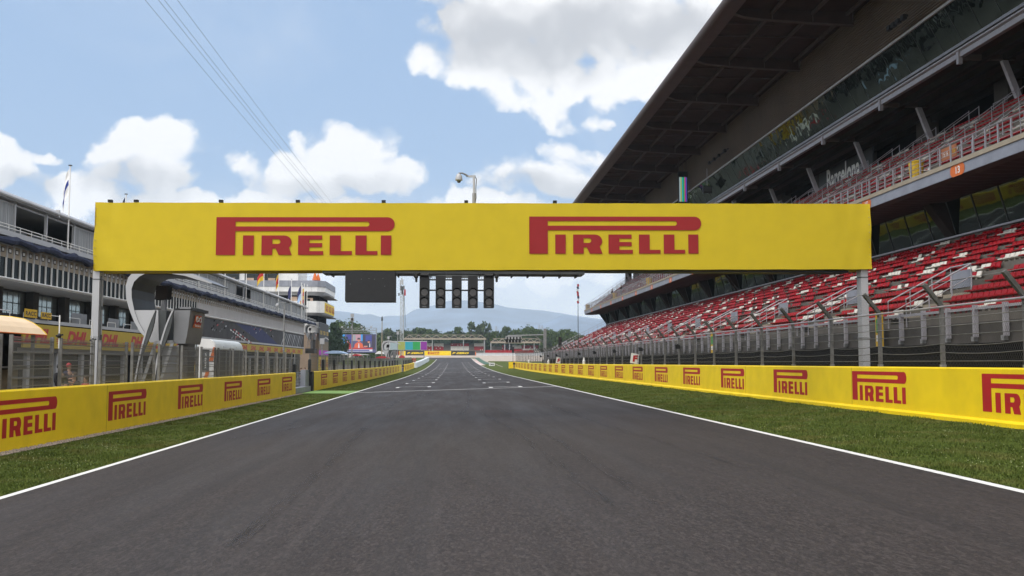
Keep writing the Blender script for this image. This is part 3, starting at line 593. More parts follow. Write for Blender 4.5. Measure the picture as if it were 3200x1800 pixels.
# black display board
t = thing('display_board', 'plain black rectangular board hanging under the gantry left of the start lights', 'display board', (-3.04, GY, 4.3))
a = atY(1078, 942, GY); b_ = atY(1235, 860, GY); p = MB(); p.box(a[0], b_[0], GY - .02, GY + .18, a[2], b_[2] + .14, 'black'); p.box(a[0] + .02, b_[0] + .03, GY + .18, GY + .22, a[2] - .03, b_[2] + .1, 'steeld'); p.build('panel', t)
p = MB()
for x in (a[0] + .3, a[0] + .9, b_[0] - .3): p.box(x - .04, x + .04, GY, GY + .12, b_[2] + .1, 5.36, 'steeld')
p.build('hanger', t)
p = MB()
for (dx, dz) in ((.18, .62), (.58, .80), (.85, .82), (1.05, .80), (1.42, .55), (1.35, .83)): p.lathe([(.0, 0), (.011, 0), (.011, .012)], 'gal', (a[0] + dx, GY - .025, a[2] + dz), 6)
p.build('bolt_heads', t)
# start lights
t = thing('start_lights', 'five black double-lamp start light columns hanging in a row under the gantry', 'start lights', (.1, GY, 4.1))
fr = MB(); zt = 5.30; xl, xr = atY(1318, 860, GY)[0], atY(1540, 860, GY)[0]
for zz in (5.27, 5.12): fr.bar((xl, GY + .12, zz), (xr, GY + .12, zz), .03, .03, 'steeld'); fr.bar((xl, GY + .38, zz), (xr, GY + .38, zz), .03, .03, 'steeld')
for k in range(34): x = xl + (xr - xl) * k / 33; fr.bar((x, GY + .12, 5.12), (x, GY + .38, 5.27), .016, .016, 'gal')
for zz in (atY(1400, 906, GY)[2],): fr.tube([(xl, GY + .2, zz), (xr, GY + .2, zz)], .028, 'steeld', 8)
fr.bar((atY(1368, 860, GY)[0], GY - .02, 5.22), (atY(1486, 860, GY)[0], GY - .02, 5.22), .03, .12, 'steeld'); fr.build('frame', t)
cols_ = [(1310.5, 1342.5), (1361, 1392.5), (1412, 1443), (1462, 1493.5), (1511.5, 1544)]
for xa, xb in cols_:
    A = atY(xa, 963.5, GY); B_ = atY(xb, 862, GY); cx = (A[0] + B_[0]) / 2; p = MB(); p.box(A[0], B_[0], GY - .04, GY + .26, A[2] + .03, B_[2], 'black'); p.box(A[0] + .01, B_[0] - .02, GY - .05, GY - .03, A[2], A[2] + .06, 'black')
    p.box(cx - .07, cx + .07, GY - .052, GY - .042, A[2] + .045, A[2] + .06, 'gal')
    hs = p.build('signal_housing', t)
    for yy in (914, 943):
        c = atY(1400, yy, GY); z = c[2]; L = MB(); L.add([(cx + .128 * math.cos(q), GY - .055, z + .128 * math.sin(q)) for q in np.linspace(0, 2 * PI, 25)[:-1]], [tuple(range(24))], 'lens')
        lo = L.build('lens', None); lo.parent = hs; lo.location = [-c_ for c_ in t.location]; lo.matrix_parent_inverse = Matrix.Identity(4); lo.location = (0, 0, 0)
        V = MB(); n = 20; vs = []
        for i in range(n + 1):
            q = R(-35 + 250 * i / n); rr = .152
            vs += [(cx + rr * math.cos(q), GY - .04, z + rr * math.sin(q)), (cx + rr * math.cos(q) * 1.02, GY - .04 - .24 * max(.12, math.sin(q) * .5 + .5), z + rr * math.sin(q) * 1.02 + .01)]
            vs += [(cx + (rr - .012) * math.cos(q), GY - .04, z + (rr - .012) * math.sin(q)), (cx + (rr - .012) * math.cos(q) * 1.02, GY - .04 - .24 * max(.12, math.sin(q) * .5 + .5), z + (rr - .012) * math.sin(q) * 1.02 + .01)]
        V.add(vs, [x_ for i in range(n) for x_ in ((4 * i, 4 * i + 1, 4 * i + 5, 4 * i + 4), (4 * i + 2, 4 * i + 6, 4 * i + 7, 4 * i + 3), (4 * i + 1, 4 * i + 3, 4 * i + 7, 4 * i + 5))], 'black')
        vo = V.build('visor', None); vo.parent = hs; vo.location = (0, 0, 0)
    # cap tube over each outer column
    if xa in (1310.5, 1511.5): p = MB(); p.tube([(A[0] + .04, GY - .1, 5.26), (B_[0] - .04, GY - .1, 5.26)], .06, 'black', 10); p.build('roller', t)
for px, w_ in ((1301, 'left'), (1552, 'right')):
    a = atY(px, 868, GY - .1); p = MB(); p.lathe([(.02, .14), (.07, .12), (.075, .02), (.045, -.02), (.04, -.14), (.025, -.16)], 'black', (0, 0, 0), 12); s_ = 1 if px < 1400 else -1
    p.tube([(0, 0, .12), (s_ * .08, .05, .17), (s_ * .2, .15, .15)], .015, 'black', 6); p.tube([(-s_ * .03, 0, -.05), (-s_ * .12, 0, -.03), (-s_ * .12, 0, .08), (-s_ * .03, .02, .06)], .006, 'black', 5)
    o = p.build('camera', loc=a); tag(o, 'small black camera beside the %s end of the start lights' % w_, 'camera', 'cameras beside the start lights')
# dome camera on a pole
t = thing('dome_camera', 'pale dome surveillance camera on a grey pole above the gantry banner', 'security camera', (atY(1482, 633, GY + .5)[0], GY + .5, 7.9))
def g2(x, y): a = atY(x, y, GY + .5); return (a[0], GY + .5, a[2])
p = MB(); p.tube([g2(1481, 640), g2(1481, 604)], .065, 'gal', 10); p.tube([g2(1481, 606), g2(1481, 548)], .042, 'lite', 10); p.bar(g2(1486, 551), g2(1462, 551), .06, .07, 'lite'); p.build('pole', t)
p = MB(); p.tube([g2(1462, 551), g2(1456, 546), g2(1445, 541), g2(1433, 541)], [.05, .035, .03, .025], 'steel', 8); p.build('arm', t)
dm = MB(); c = g2(1434, 568); dm.lathe([(.02, .31), (.07, .29), (.115, .20), (.135, .08), (.13, .05), (.09, .045)], 'lite', c, 18); do = dm.build('dome', t, smooth=True)
dl = MB(); dl.lathe([(.075, .05), (.07, .0), (.045, -.035), (.01, -.045)], 'steeld', c, 14); dl.build('lens', t, smooth=True)
p = MB(); p.tube([g2(1484, 549), g2(1489, 560), g2(1487, 590), g2(1488, 618), g2(1485, 636)], .016, 'steeld', 6); p.build('cable', t)
# ================================================================== MAIN GRANDSTAND
Y0, Y1 = 12.0, 190.0; BAY = 11.0; BB = 67.5; VV = 39.3
bays = [BB + BAY * k for k in range(-5, 12)]; voms = [VV + BAY * k for k in range(-2, 14)]
gs = thing('grandstand', 'huge covered main grandstand with red and white seats along the right side', 'grandstand', (25, 100, .5))
def ledge(pts, m, name, y0=Y0, y1=Y1): return MB().ext(pts, 'y', y0, y1, m).build(name, gs)
# lower tier: stepped concrete
NL, TR, RI = 13, .86, .415; LX0, LZ0 = 18.0, 3.86
prof_l = [(17.5, 2.78)]
prof_l += [(17.5, 3.45), (18.0, 3.45)]
for k in range(NL): prof_l += [(LX0 + TR * k, LZ0 + RI * k), (LX0 + TR * (k + 1), LZ0 + RI * k)]
xt = LX0 + TR * NL; zt_ = LZ0 + RI * (NL - 1)
prof_l += [(xt, 9.45), (xt + .25, 9.45), (xt + .25, 8.0), (18.2, 2.78)]
def clean(poly): return [p for i, p in enumerate(poly) if i == 0 or p != poly[i - 1]]
ledge(clean(prof_l), 'conc', 'lower_tier')
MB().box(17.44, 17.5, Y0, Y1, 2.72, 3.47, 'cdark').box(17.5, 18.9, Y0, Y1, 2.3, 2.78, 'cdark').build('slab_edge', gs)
p = MB(); p.box(16.9, 17.0, Y0, Y1, .4, 2.74, 'dark'); p.box(15.0, 16.9, Y0, Y1, .38, .60, 'dark'); p.box(24, 24.2, Y0, Y1, .4, 5.6, 'dark')  # near-black wall and ground strip stand in for the shade beneath the stand
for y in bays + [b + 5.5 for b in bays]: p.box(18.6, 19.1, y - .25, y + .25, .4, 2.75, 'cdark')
p.box(24, 40, Y1 - .3, Y1, .4, 5.2, 'cdark'); p.build('undercroft_with_shade', gs)
# front parapet rail
pp = MB(); y = Y0
while y < Y1: pp.box(17.22, 17.36, y - .07, y + .07, 2.95, 4.02, 'rail'); pp.box(17.30, 17.44, y + .15, y + .34, 2.82, 2.98, 'gal'); y += 1.83
pp.box(17.24, 17.32, Y0, Y1, 3.86, 3.95, 'rail'); pp.build('parapet_posts', gs)
MB().add([(17.38, Y0, 3.0), (17.38, Y1, 3.0), (17.38, Y1, 3.85), (17.38, Y0, 3.85)], [(0, 1, 2, 3)], 'chain').build('parapet_mesh', gs)
# vomitories: grey balustrade, stairs, two handrails
for k, yv in enumerate(voms):
    if yv < Y0 + 2 or yv > Y1 - 3: continue
    z = LZ0 + RI * 3; n = MB(); n.box(20.7, 20.75, yv - .85, yv + .85, z - .95, z - .05, 'conc'); n.box(20.62, 20.66, yv - .80, yv + .80, z + .05, z + .75, 'fascia'); n.box(20.61, 20.62, yv - .80, yv + .80, z + .39, z + .405, 'steeld')
    n.build('vomitory', gs)
    st = MB()
    for q in range(4): st.box(18.0 + TR * q, 18.43 + TR * q, yv - .8, yv + .8, LZ0 + RI * q + (-.2), LZ0 + RI * q + .2 - .2 + .01, 'cdark') if q == 0 else st.box(18.0 + TR * q - .35, 18.0 + TR * q, yv - .8, yv + .8, LZ0 + RI * (q - 1), LZ0 + RI * (q - 1) + .21, 'cream')
    st.build('stair', gs)
    hr = MB()
    for s_ in (-.82, .82):
        a = (17.9, yv + s_, 4.62); b = (20.6, yv + s_, 6.05); hr.tube([(17.9, yv + s_, 3.5), a, b, (20.6, yv + s_, 5.0)], .034, 'rail', 6); hr.tube([(18.0, yv + s_, 4.15), (20.6, yv + s_, 5.55)], .02, 'rail', 5)
        for q in (.35, .7): hr.tube([(a[0] + 2.7 * q, a[1], a[2] + 1.43 * q), (a[0] + 2.7 * q, a[1], a[2] + 1.43 * q - 1.15)], .026, 'rail', 5)
    hr.tube([(20.6, yv - .82, 6.05), (20.6, yv + .82, 6.05)], .034, 'rail', 6); hr.build('handrail', gs)
    if k % 2 == 0 or yv < 60:
        sg = MB(); sg.box(20.55, 20.60, yv + .55, yv + 1.25, z - .75, z - .28, 'orange'); write(sg, '13', (20.545, yv + .80, z - .68), (0, -1, 0), (0, 0, 1), .32, .30, 'white', .03); sg.build('block_sign', gs)
def upper_aisle(y): return any(abs(y - (v_ + 5.5)) < .55 for v_ in voms)
def lower_aisle(y): return any(abs(y - v_) < 1.05 for v_ in voms)
# seats
SW = .345
def seat_geo():
    b = [(.02, 0, .20), (.36, 0, .17), (.38, 0, .22), (.02, 0, .25)]          # pan profile (x away from track)
    bk = [(.34, 0, .17), (.43, 0, .43), (.39, 0, .45), (.31, 0, .21)]
    v = []; f = []
    for pr in (b, bk):
        o = len(v); ins = .0
        for s_ in (-SW / 2, SW / 2): v += [(x, s_, z) for (x, _, z) in pr]
        f += [(o, o + 1, o + 2, o + 3), (o + 7, o + 6, o + 5, o + 4)] + [(o + i, o + i + 4, o + (i + 1) % 4 + 4, o + (i + 1) % 4) for i in range(4)]
    v += [(.2, -.03, 0), (.2, .03, 0), (.26, .03, 0), (.26, -.03, 0), (.2, -.03, .2), (.2, .03, .2), (.26, .03, .2), (.26, -.03, .2)]; o = 16
    f += [(o, o + 1, o + 5, o + 4), (o + 1, o + 2, o + 6, o + 5), (o + 2, o + 3, o + 7, o + 6), (o + 3, o, o + 4, o + 7)]
    return np.array(v), f
SV, SF = seat_geo(); seats = []; PITCH_S = .40
def white_rows(n, rows, drift, rs):
    """runs of white seats that drift diagonally through the red rows"""
    w = np.zeros((rows, n), bool); starts = list(range(0, n, 17))
    for s0 in starts:
        for r_ in range(rows):
            s_ = int(s0 + drift * r_ + rs.randint(-2, 3)); ln = rs.choice([2, 2, 3, 4, 5])
            if rs.rand() < .82: w[r_, max(0, s_):max(0, min(n, s_ + ln))] = True
    return w
nS = int((Y1 - Y0 - 1) / PITCH_S); wl = white_rows(nS, NL, .5, np.random.RandomState(2)); wu = white_rows(nS, 12, -.5, np.random.RandomState(5))
for r_ in range(NL):
    if r_ == 4 and False: continue
    for i in range(nS):
        y = Y0 + .7 + i * PITCH_S
        if r_ < 4 and lower_aisle(y): continue
        if r_ >= 4 and (upper_aisle(y) or (r_ in (4, 5) and lower_aisle(y)) or ((y - VV) % 2.75) < .46): continue
        if r_ < 4 and (i % 97) == 0: continue
        seats.append((LX0 + TR * r_ + .33, y, LZ0 + RI * r_, bool(wl[r_, i])))
NU, UT, UR = 10, .81, .585; UX0, UZ0 = 25.55, 12.22
for r_ in range(NU):
    for i in range(nS):
        y = Y0 + .7 + i * PITCH_S
        if any(abs(y - (b + 2.7)) < .6 or abs(y - (b + 8.2)) < .6 for b in bays): continue
        seats.append((UX0 + UT * r_ + .3, y, UZ0 + UR * r_, bool(wu[r_, i])))
def size_px(s_):
    x, y, d = proj((s_[0], s_[1], s_[2] + .5)); return 1 / d if (10 < x < 3190 and 10 < y < 1100 and d > 0) else 0
order = sorted(range(len(seats)), key=lambda i: -size_px(seats[i])); own = set(order[:96])
seat_me = {}
for w_ in (False, True):
    me = bpy.data.meshes.new('seat'); me.from_pydata([tuple(v_) for v_ in SV], [], SF); me.materials.append(M['seatw' if w_ else 'seatr']); seat_me[w_] = me
for i in own:
    s_ = seats[i]; o = bpy.data.objects.new('seat', seat_me[s_[3]]); COL.objects.link(o); o.parent = gs; o.location = (s_[0] - 25, s_[1] - 100, s_[2] - .5)
    if s_[3]: o['label'] = 'white plastic seat'
def mass_mesh(name, verts, faces, pos, mats, midx, jit=None):
    """one mesh holding many copies of a small shape (numpy, fast)"""
    nv, n = len(verts), len(pos); V_ = (verts[None, :, :] + pos[:, None, :]).reshape(-1, 3)
    fl = np.array([len(f_) for f_ in faces]); lp = np.concatenate([np.array(f_) for f_ in faces])
    loops = (lp[None, :] + (np.arange(n) * nv)[:, None]).reshape(-1); tot = np.tile(fl, n); st = np.concatenate([[0], np.cumsum(tot)[:-1]])
    me = bpy.data.meshes.new(name); me.vertices.add(len(V_)); me.vertices.foreach_set('co', V_.astype(np.float32).ravel()); me.loops.add(len(loops)); me.loops.foreach_set('vertex_index', loops.astype(np.int32))
    me.polygons.add(len(tot)); me.polygons.foreach_set('loop_start', st.astype(np.int32)); me.polygons.foreach_set('loop_total', tot.astype(np.int32))
    for m_ in mats: me.materials.append(M[m_])
    me.polygons.foreach_set('material_index', np.repeat(np.array(midx, np.int32), len(fl))); me.update(calc_edges=True); me.validate()
    o = bpy.data.objects.new(name, me); COL.objects.link(o); return o
rest = [s_ for i, s_ in enumerate(seats) if i not in own]
o = mass_mesh('seats', SV, SF, np.array([s_[:3] for s_ in rest]), ['seatr', 'seatw'], [int(s_[3]) for s_ in rest]); o.parent = gs; o.location = (-25, -100, -.5); o['kind'] = 'stuff'
# lower glass suites
gx0, gx1 = xt + .05, 28.6
MB().add([(gx0 - .02, Y0, 9.45), (gx0 - .02, Y1, 9.45), (gx1, Y1, 11.6), (gx1, Y0, 11.6)], [(0, 1, 2, 3)], 'glassL').build('lower_suite_glass', gs)
p = MB()
y = Y0
while y < Y1:
    p.bar((gx0 - .03, y, 9.45), (gx1 - .01, y, 11.55), .05, .05, 'steeld'); y += 2.75
p.bar((gx0 - .1, Y0, 9.43), (gx0 - .1, Y1, 9.43), .25, .1, 'rail'); p.build('lower_suite_mullions', gs)
for k, b in enumerate(bays):
    if b < Y0 or b > Y1: continue
    MB().ext([(gx0 - .15, 9.4), (gx0 + .3, 9.4), (28.9, 11.45), (27.6, 11.45)], 'y', b - .45, b + .45, 'brown').build('raking_column', gs)
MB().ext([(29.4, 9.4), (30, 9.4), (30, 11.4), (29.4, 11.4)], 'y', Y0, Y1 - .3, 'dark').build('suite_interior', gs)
# upper tier slab, fascia and soffit
xu = UX0 + UT * NU; zu = UZ0 + UR * (NU - 1)
pu = [(25.0, 11.95), (25.0, 12.15), (25.55, 12.15), (25.55, 12.22)]
for k in range(NU): pu += [(UX0 + UT * k, UZ0 + UR * k), (UX0 + UT * (k + 1), UZ0 + UR * k)]
pu += [(xu, zu - 1.2), (26.5, 11.9)]
MB().ext(clean(pu), 'y', Y0, Y1, 'conc').build('upper_tier', gs)
MB().box(24.9, 25.3, Y0, Y1 + .1, 11.96, 12.18, 'cream').build('kerb_beam', gs)
fa = MB(); y = Y0
while y < Y1: fa.box(24.97, 25.2, y, min(y + 2.74, Y1), 11.42, 11.955, 'fascia'); y += 2.75
fa.build('fascia', gs)
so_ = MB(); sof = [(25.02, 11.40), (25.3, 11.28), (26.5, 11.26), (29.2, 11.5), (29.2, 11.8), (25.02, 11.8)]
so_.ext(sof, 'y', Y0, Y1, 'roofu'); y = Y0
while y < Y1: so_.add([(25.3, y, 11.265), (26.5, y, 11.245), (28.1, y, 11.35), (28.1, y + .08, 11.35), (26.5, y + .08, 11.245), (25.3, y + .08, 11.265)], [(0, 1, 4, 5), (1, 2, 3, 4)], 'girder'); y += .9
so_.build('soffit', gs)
for k, yv in enumerate([47.6 + 11 * k for k in range(13)]):
    bd = MB(); pr = arc(yv + .42, 11.68, .3, .3, 90, -90, 5) + arc(yv - .42 + .84 - .84, 11.68, .3, .3, -90, -270, 5); bd.add([(24.955, a_, b_) for a_, b_ in pr], [tuple(range(len(pr)))], 'orange')
    write(bd, '13' if k < 1 else '1%d' % (4 + k % 3), (24.95, yv + .15, 11.5), (0, -1, 0), (0, 0, 1), .42, .36, 'white', .03); bd.build('block_badge', gs)
# upper tier front rail, back rails
ur = MB(); y = Y0
while y < Y1: ur.box(24.98, 25.05, y - .035, y + .035, 12.1, 13.15, 'rail'); y += 1.1
for z in (13.15, 12.85, 12.6, 12.38): ur.tube([(25.0, Y0, z), (25.0, Y1, z)], .035 if z > 13 else .014, 'rail', 6)
ur.build('upper_front_rail', gs)
for b in bays:
    for dy in (2.1, 3.3, 7.6, 8.8):
        y = b + dy
        if y < Y0 or y > Y1: continue
        hr = MB()
        for q in range(0, NU, 2): x = UX0 + UT * q + .2; hr.tube([(x, y, UZ0 + UR * q), (x, y, UZ0 + UR * q + 1.0)], .024, 'rail', 5)
        if True: hr.tube([(UX0 + .2, y, UZ0 + .95), (UX0 + UT * 8 + .2, y, UZ0 + UR * 8 + .95)], .022, 'rail', 5)
        hr.build('aisle_rail', gs)
er = MB()
for q in range(NU + 1): x = UX0 + UT * q; z = UZ0 + UR * q; er.tube([(x, Y1 - .05, z - .6), (x, Y1 - .05, z + 1.0)], .025, 'rail', 5)
er.tube([(25.0, Y1 - .05, 13.1), (UX0 + UT * NU, Y1 - .05, UZ0 + UR * NU + 1.0)], .03, 'rail', 6)
for q in range(NL + 1): x = LX0 + TR * q; z = LZ0 + RI * q; er.tube([(x, Y1 - .05, z - .5), (x, Y1 - .05, z + 1.0)], .025, 'rail', 5)
er.tube([(17.4, Y1 - .05, 4.3), (xt, Y1 - .05, LZ0 + RI * NL + 1.0)], .03, 'rail', 6); er.tube([(17.4, Y1 - .05, 3.9), (xt, Y1 - .05, LZ0 + RI * NL + .6)], .02, 'rail', 6); er.build('end_rail', gs)
# gallery behind the upper seats
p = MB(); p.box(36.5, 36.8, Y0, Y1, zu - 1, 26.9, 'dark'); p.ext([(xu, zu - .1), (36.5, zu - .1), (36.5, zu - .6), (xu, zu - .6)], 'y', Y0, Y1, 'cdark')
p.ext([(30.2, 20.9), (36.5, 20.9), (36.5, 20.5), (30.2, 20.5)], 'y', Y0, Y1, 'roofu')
for x_ in (31.3, 32.6, 34.4, 35.6): p.ext([(x_, 20.5), (x_ + .35, 20.5), (x_ + .35, 20.1), (x_, 20.1)], 'y', Y0, Y1, 'brown')
p.build('gallery', gs)
for k, b in enumerate(bays):
    if b < Y0 or b > Y1: continue
    n = MB(); n.bar((33.72, b, zu - .1), (32.7, b, 20.15), .28, .34, 'rail'); n.build('raking_strut', gs)
    n = MB(); n.bar((30.0, b, 20.25), (33.4, b, 20.3), .22, .30, 'girder'); n.box(29.86, 30.12, b - .12, b + .12, 19.85, 20.6, 'rail'); n.build('cross_beam', gs)
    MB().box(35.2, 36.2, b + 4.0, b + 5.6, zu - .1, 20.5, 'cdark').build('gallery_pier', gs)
    n = MB()
    for dy in (.9, 2.2, 3.5):
        n.tube([(33.95, b + dy, zu - .1), (33.95, b + dy, zu + .95)], .022, 'rail', 5)
    n.tube([(33.95, b + .9, zu + .95), (33.95, b + 3.5, zu + .95)], .025, 'rail', 5); n.tube([(33.95, b + .9, zu + .5), (33.95, b + 3.5, zu + .5)], .018, 'rail', 5); n.build('gallery_rail', gs)
# name sign
a = atX(2583, 579, 34.9); b = atX(2686, 530, 34.9); ya, yb = a[1], b[1]
sg = MB(); sg.box(34.95, 35.1, yb - 2.6, ya + 2.0, zu - .1, 20.45, 'steeld'); write(sg, 'Barcelona', (34.93, ya, 17.95), (0, -1, 0), (0, 0, 1), ya - yb, 2.2, 'bwhite', .03); sg.build('name_sign', gs)
# gutter beam, upper glass, louvres
MB().ext([(29.96, 20.25), (30.25, 20.25), (30.25, 20.95), (29.96, 20.72), (29.80, 20.72), (29.80, 20.62), (29.96, 20.55)], 'y', Y0, Y1, 'rail').build('gutter_beam', gs)
MB().ext([(29.75, 20.8), (30.2, 20.8), (30.2, 20.98), (29.75, 20.98)], 'y', Y0, Y1, 'fascia').build('glass_sill', gs)
MB().add([(30.0, Y0, 20.98), (30.0, Y1, 20.98), (28.9, Y1, 23.11), (28.9, Y0, 23.11)], [(0, 1, 2, 3)], 'glassS').build('upper_suite_glass', gs)
p = MB(); y = Y0
while y < Y1: p.bar((29.99, y, 20.98), (28.89, y, 23.11), .012, .03, 'steeld'); y += 2.2
p.bar((28.84, Y0, 23.16), (28.84, Y1, 23.16), .12, .16, 'lite'); p.build('upper_suite_mullions', gs)
lv = MB(); nl = 22
for k in range(nl):
    s0 = k / nl; x = 28.9 + (28.3 - 28.9) * s0; z = 23.26 + (26.85 - 23.26) * s0; dz = 3.59 / nl
    lv.ext([(x - .05, z), (x - .07, z + dz * .5), (x + .05, z + dz * .55), (x + .07, z + dz * .05)], 'y', Y0, Y1, 'louvre')
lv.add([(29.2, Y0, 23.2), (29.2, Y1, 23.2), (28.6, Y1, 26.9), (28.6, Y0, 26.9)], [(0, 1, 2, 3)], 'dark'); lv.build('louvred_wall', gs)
# roof
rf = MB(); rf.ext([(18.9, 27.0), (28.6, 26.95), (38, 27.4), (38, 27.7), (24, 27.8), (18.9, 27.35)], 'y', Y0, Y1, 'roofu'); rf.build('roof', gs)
re_ = MB(); pr = [(19.62, 26.56), (19.0, 26.62)] + arc(18.75, 26.95, .36, .36, 250, 100, 6) + [(19.3, 27.38), (19.62, 27.3)]; y = Y0
while y < Y1: re_.ext(pr, 'y', y, min(y + 5.48, Y1), 'roofe'); y += 5.5
re_.build('roof_edge', gs)
for b in bays:
    if b < Y0 or b > Y1: continue
    gd = MB(); pr = [(19.6, 26.62), (20.3, 26.38), (21.5, 26.25), (24.5, 26.08), (28.15, 25.93), (28.15, 26.97), (19.6, 26.99)]
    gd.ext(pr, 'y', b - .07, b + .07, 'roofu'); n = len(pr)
    for (xa, za), (xb, zb) in zip(pr[:4], pr[1:5]): gd.bar((xa, b, za), (xb, b, zb), .34, .06, 'girder')
    for xx in (22.3, 25.2, 28.1): gd.box(xx - .03, xx + .03, b - .16, b + .16, 26.15, 26.95, 'girder')
    gd.build('roof_girder', gs)
    rb = MB()
    for dy in (2.75, 5.5, 8.25):
        xe = 28.2 if dy == 5.5 else 23.3
        if b + dy < Y1: rb.bar((19.6, b + dy, 26.92), (xe, b + dy, 26.90), .09, .14, 'girder')
    rb.build('roof_rib', gs)
pu_ = MB()
for xx in (22.3, 25.2, 27.7): pu_.bar((xx, Y0, 26.75), (xx, Y1, 26.75), .20, .22, 'girder')
pu_.build('roof_purlin', gs)
MB().add([(19.6, Y1, 26.6), (28.2, Y1, 26.0), (38, Y1, 26.5), (38, Y1, 27.6), (24, Y1, 27.7), (19.6, Y1, 27.3)], [(0, 1, 2, 3, 4, 5)], 'roofe').build('roof_end', gs)
MB().ext([(30.3, 20.9), (36.5, 20.9), (36.5, 27), (28.6, 27), (29.6, 23.4)], 'y', Y1 - .5, Y1 - .3, 'cdark').build('suite_end_wall', gs)
MB().add([(xt + .1, Y1 - .02, 9.3), (34, Y1 - .02, 9.3), (34, Y1 - .02, 11.5), (28.55, Y1 - .02, 11.5)], [(0, 1, 2, 3)], 'glassB').build('end_glass', gs)
MB().box(33.0, 34.2, Y1 + .02, Y1 + .4, .4, 21, 'cdark').build('end_column', gs)
# things on the grandstand
b = MB(); c = (25.7, 53.5, 12.24); b.lathe([(.34, 0), (.40, .95), (.44, 1.0), (.44, 1.06), (.2, 1.12)], 'ybin', (0, 0, 0), 14)
o = b.build('waste_bin', loc=c); tag(o, 'tall yellow bin standing in the upper tier behind the front railing', 'bin', 'yellow bins in the upper tier')
for i, (px, py_) in enumerate(((2029, 875), (1921, 918), (1837, 959))):
    a = atX(px, py_ + 12, 25.7); o = b.build('waste_bin', loc=(25.7, a[1], 12.2)); tag(o, 'yellow bin in the upper tier seen below the banner, %s from the right' % ordn(i), 'bin', 'yellow bins in the upper tier')
a = atX(2990, 480, 25.6); sb = MB(); sb.box(0, .05, -1.5, 0, 0, .62, 'rust'); write(sb, '15.16', (-.005, -.15, .15), (0, -1, 0), (0, 0, 1), .55, .3, 'white'); write(sb, '17.18', (-.005, -.85, .15), (0, -1, 0), (0, 0, 1), .55, .3, 'ygold')
o = sb.build('direction_sign', loc=(25.3, a[1] + 1, 12.55)); tag(o, 'orange block number sign with pale digits behind the upper railing', 'sign')
for i, (px, py_) in enumerate(((2750, 1024), (2227, 1054))):
    a = atX(px, py_, 17.2); sb = MB(); sb.box(0, .05, -.32, .32, -.72, .72, 'ygold'); sb.box(-.006, 0, -.24, .24, -.1, .45, 'green'); sb.box(-.006, 0, -.24, .24, -.45, -.2, 'white')
    o = sb.build('info_board', loc=(17.15, a[1], 3.42)); tag(o, 'yellow notice with green panel on the parapet ' + ('right of the right gantry post' if i == 0 else 'far left of the right gantry post'), 'notice', 'yellow notices on the parapet')
# hanging video screen under the roof
t = thing('video_screen', 'screen with vertical colour bars hanging under the grandstand roof', 'video screen', (27.6, 132, 21.5)); a = atX(2133, 590, 27.6); ysn = a[1]
p = MB(); p.box(27.1, 28.25, ysn, ysn + .35, 21.5, 25.3, 'black'); p.build('housing', t)
p = MB()
for k, m_ in enumerate(('sgrey', 'olive', 'cyan', 'sgreen', 'smag', 'sblue2')): w_ = .95 / 6; p.add([(27.2 + k * w_, ysn - .01, 21.6), (27.2 + (k + 1) * w_, ysn - .01, 21.6), (27.2 + (k + 1) * w_, ysn - .01, 24.6), (27.2 + k * w_, ysn - .01, 24.6)], [(0, 1, 2, 3)], m_)
p.build('display', t); p = MB()
for x in (27.2, 27.7, 28.1): p.tube([(x, ysn + .15, 25.2), (x, ysn + .15, 26.9)], .05, 'girder', 6)
p.build('hanger', t)
b = MB(); b.box(-.5, .5, -.25, .25, -.4, .4, 'black'); b.box(-.42, .42, -.27, -.25, -.3, .3, 'steeld'); b.tube([(0, 0, .4), (0, 0, 2.4)], .04, 'lite', 6)
a = atX(2210, 592, 28.6); o = b.build('loudspeaker', loc=a); tag(o, 'black loudspeaker hanging in front of the suite glass under the roof', 'loudspeaker')
for i, (xa, ya, xb, yb) in enumerate(((2780, 90, 2835, 48), (2215, 512, 2275, 465))):
    a = atX(xa, ya, 28.0); b = atX(xb, yb, 28.0); p = MB(); p.bar(a, b, .12, .12, 'black')
    for q in (.1, .35, .6, .9): c = [a[j] + (b[j] - a[j]) * q for j in range(3)]; p.box(c[0] - .25, c[0], c[1] - .2, c[1] + .2, c[2] - .2, c[2] + .1, 'black')
    o = p.build('light_bar'); tag(o, 'black light bar fixed to the louvred cladding, ' + ('near the top right' if i == 0 else 'further left above the suite glass'), 'light bar', 'light bars on the louvres')
# ================================================================== PIT BUILDING
PX = -32.0; PY0, PY1 = 45.0, 214.5
pb = thing('pit_building', 'long pale pit building with balconies and glazed top floor on the left', 'building', (-36, 130, -.2))
B = lambda *a: MB().box(*a)
m = MB(); m.ext([(PX + .7, 13.62), (PX + .7, 13.95), (PX + .5, 14.12), (-50, 14.4), (-50, 13.6)], 'y', PY0, PY1, 'lite'); m.tube([(PX + .72, PY0, 13.8), (PX + .72, PY1, 13.8)], .14, 'lite', 8); m.build('roof', pb)
m = MB()
for k in range(16): y = PY0 + 2 + k * 11; m.box(PX + .55, PX + .82, y - .1, y + .1, 13.55, 14.15, 'lite')
m.box(PX + .3, PX + .34, PY0, PY1, 13.38, 13.52, 'lite'); m.build('gutter_bracket', pb)
dark_bays = [(75.3, 83.4), (144, 157.5), (58, 63)]
m = MB(); m.box(-40, -39.8, PY0, PY1, 11, 13.6, 'cdark'); m.box(-46, -40, PY1 - .2, PY1, 3, 13.6, 'wpan'); m.box(-40, PX, PY0, PY1, 11.05, 11.15, 'cdark'); m.build('upper_back_wall', pb)
y = PY0; fr = MB(); n_ = 0
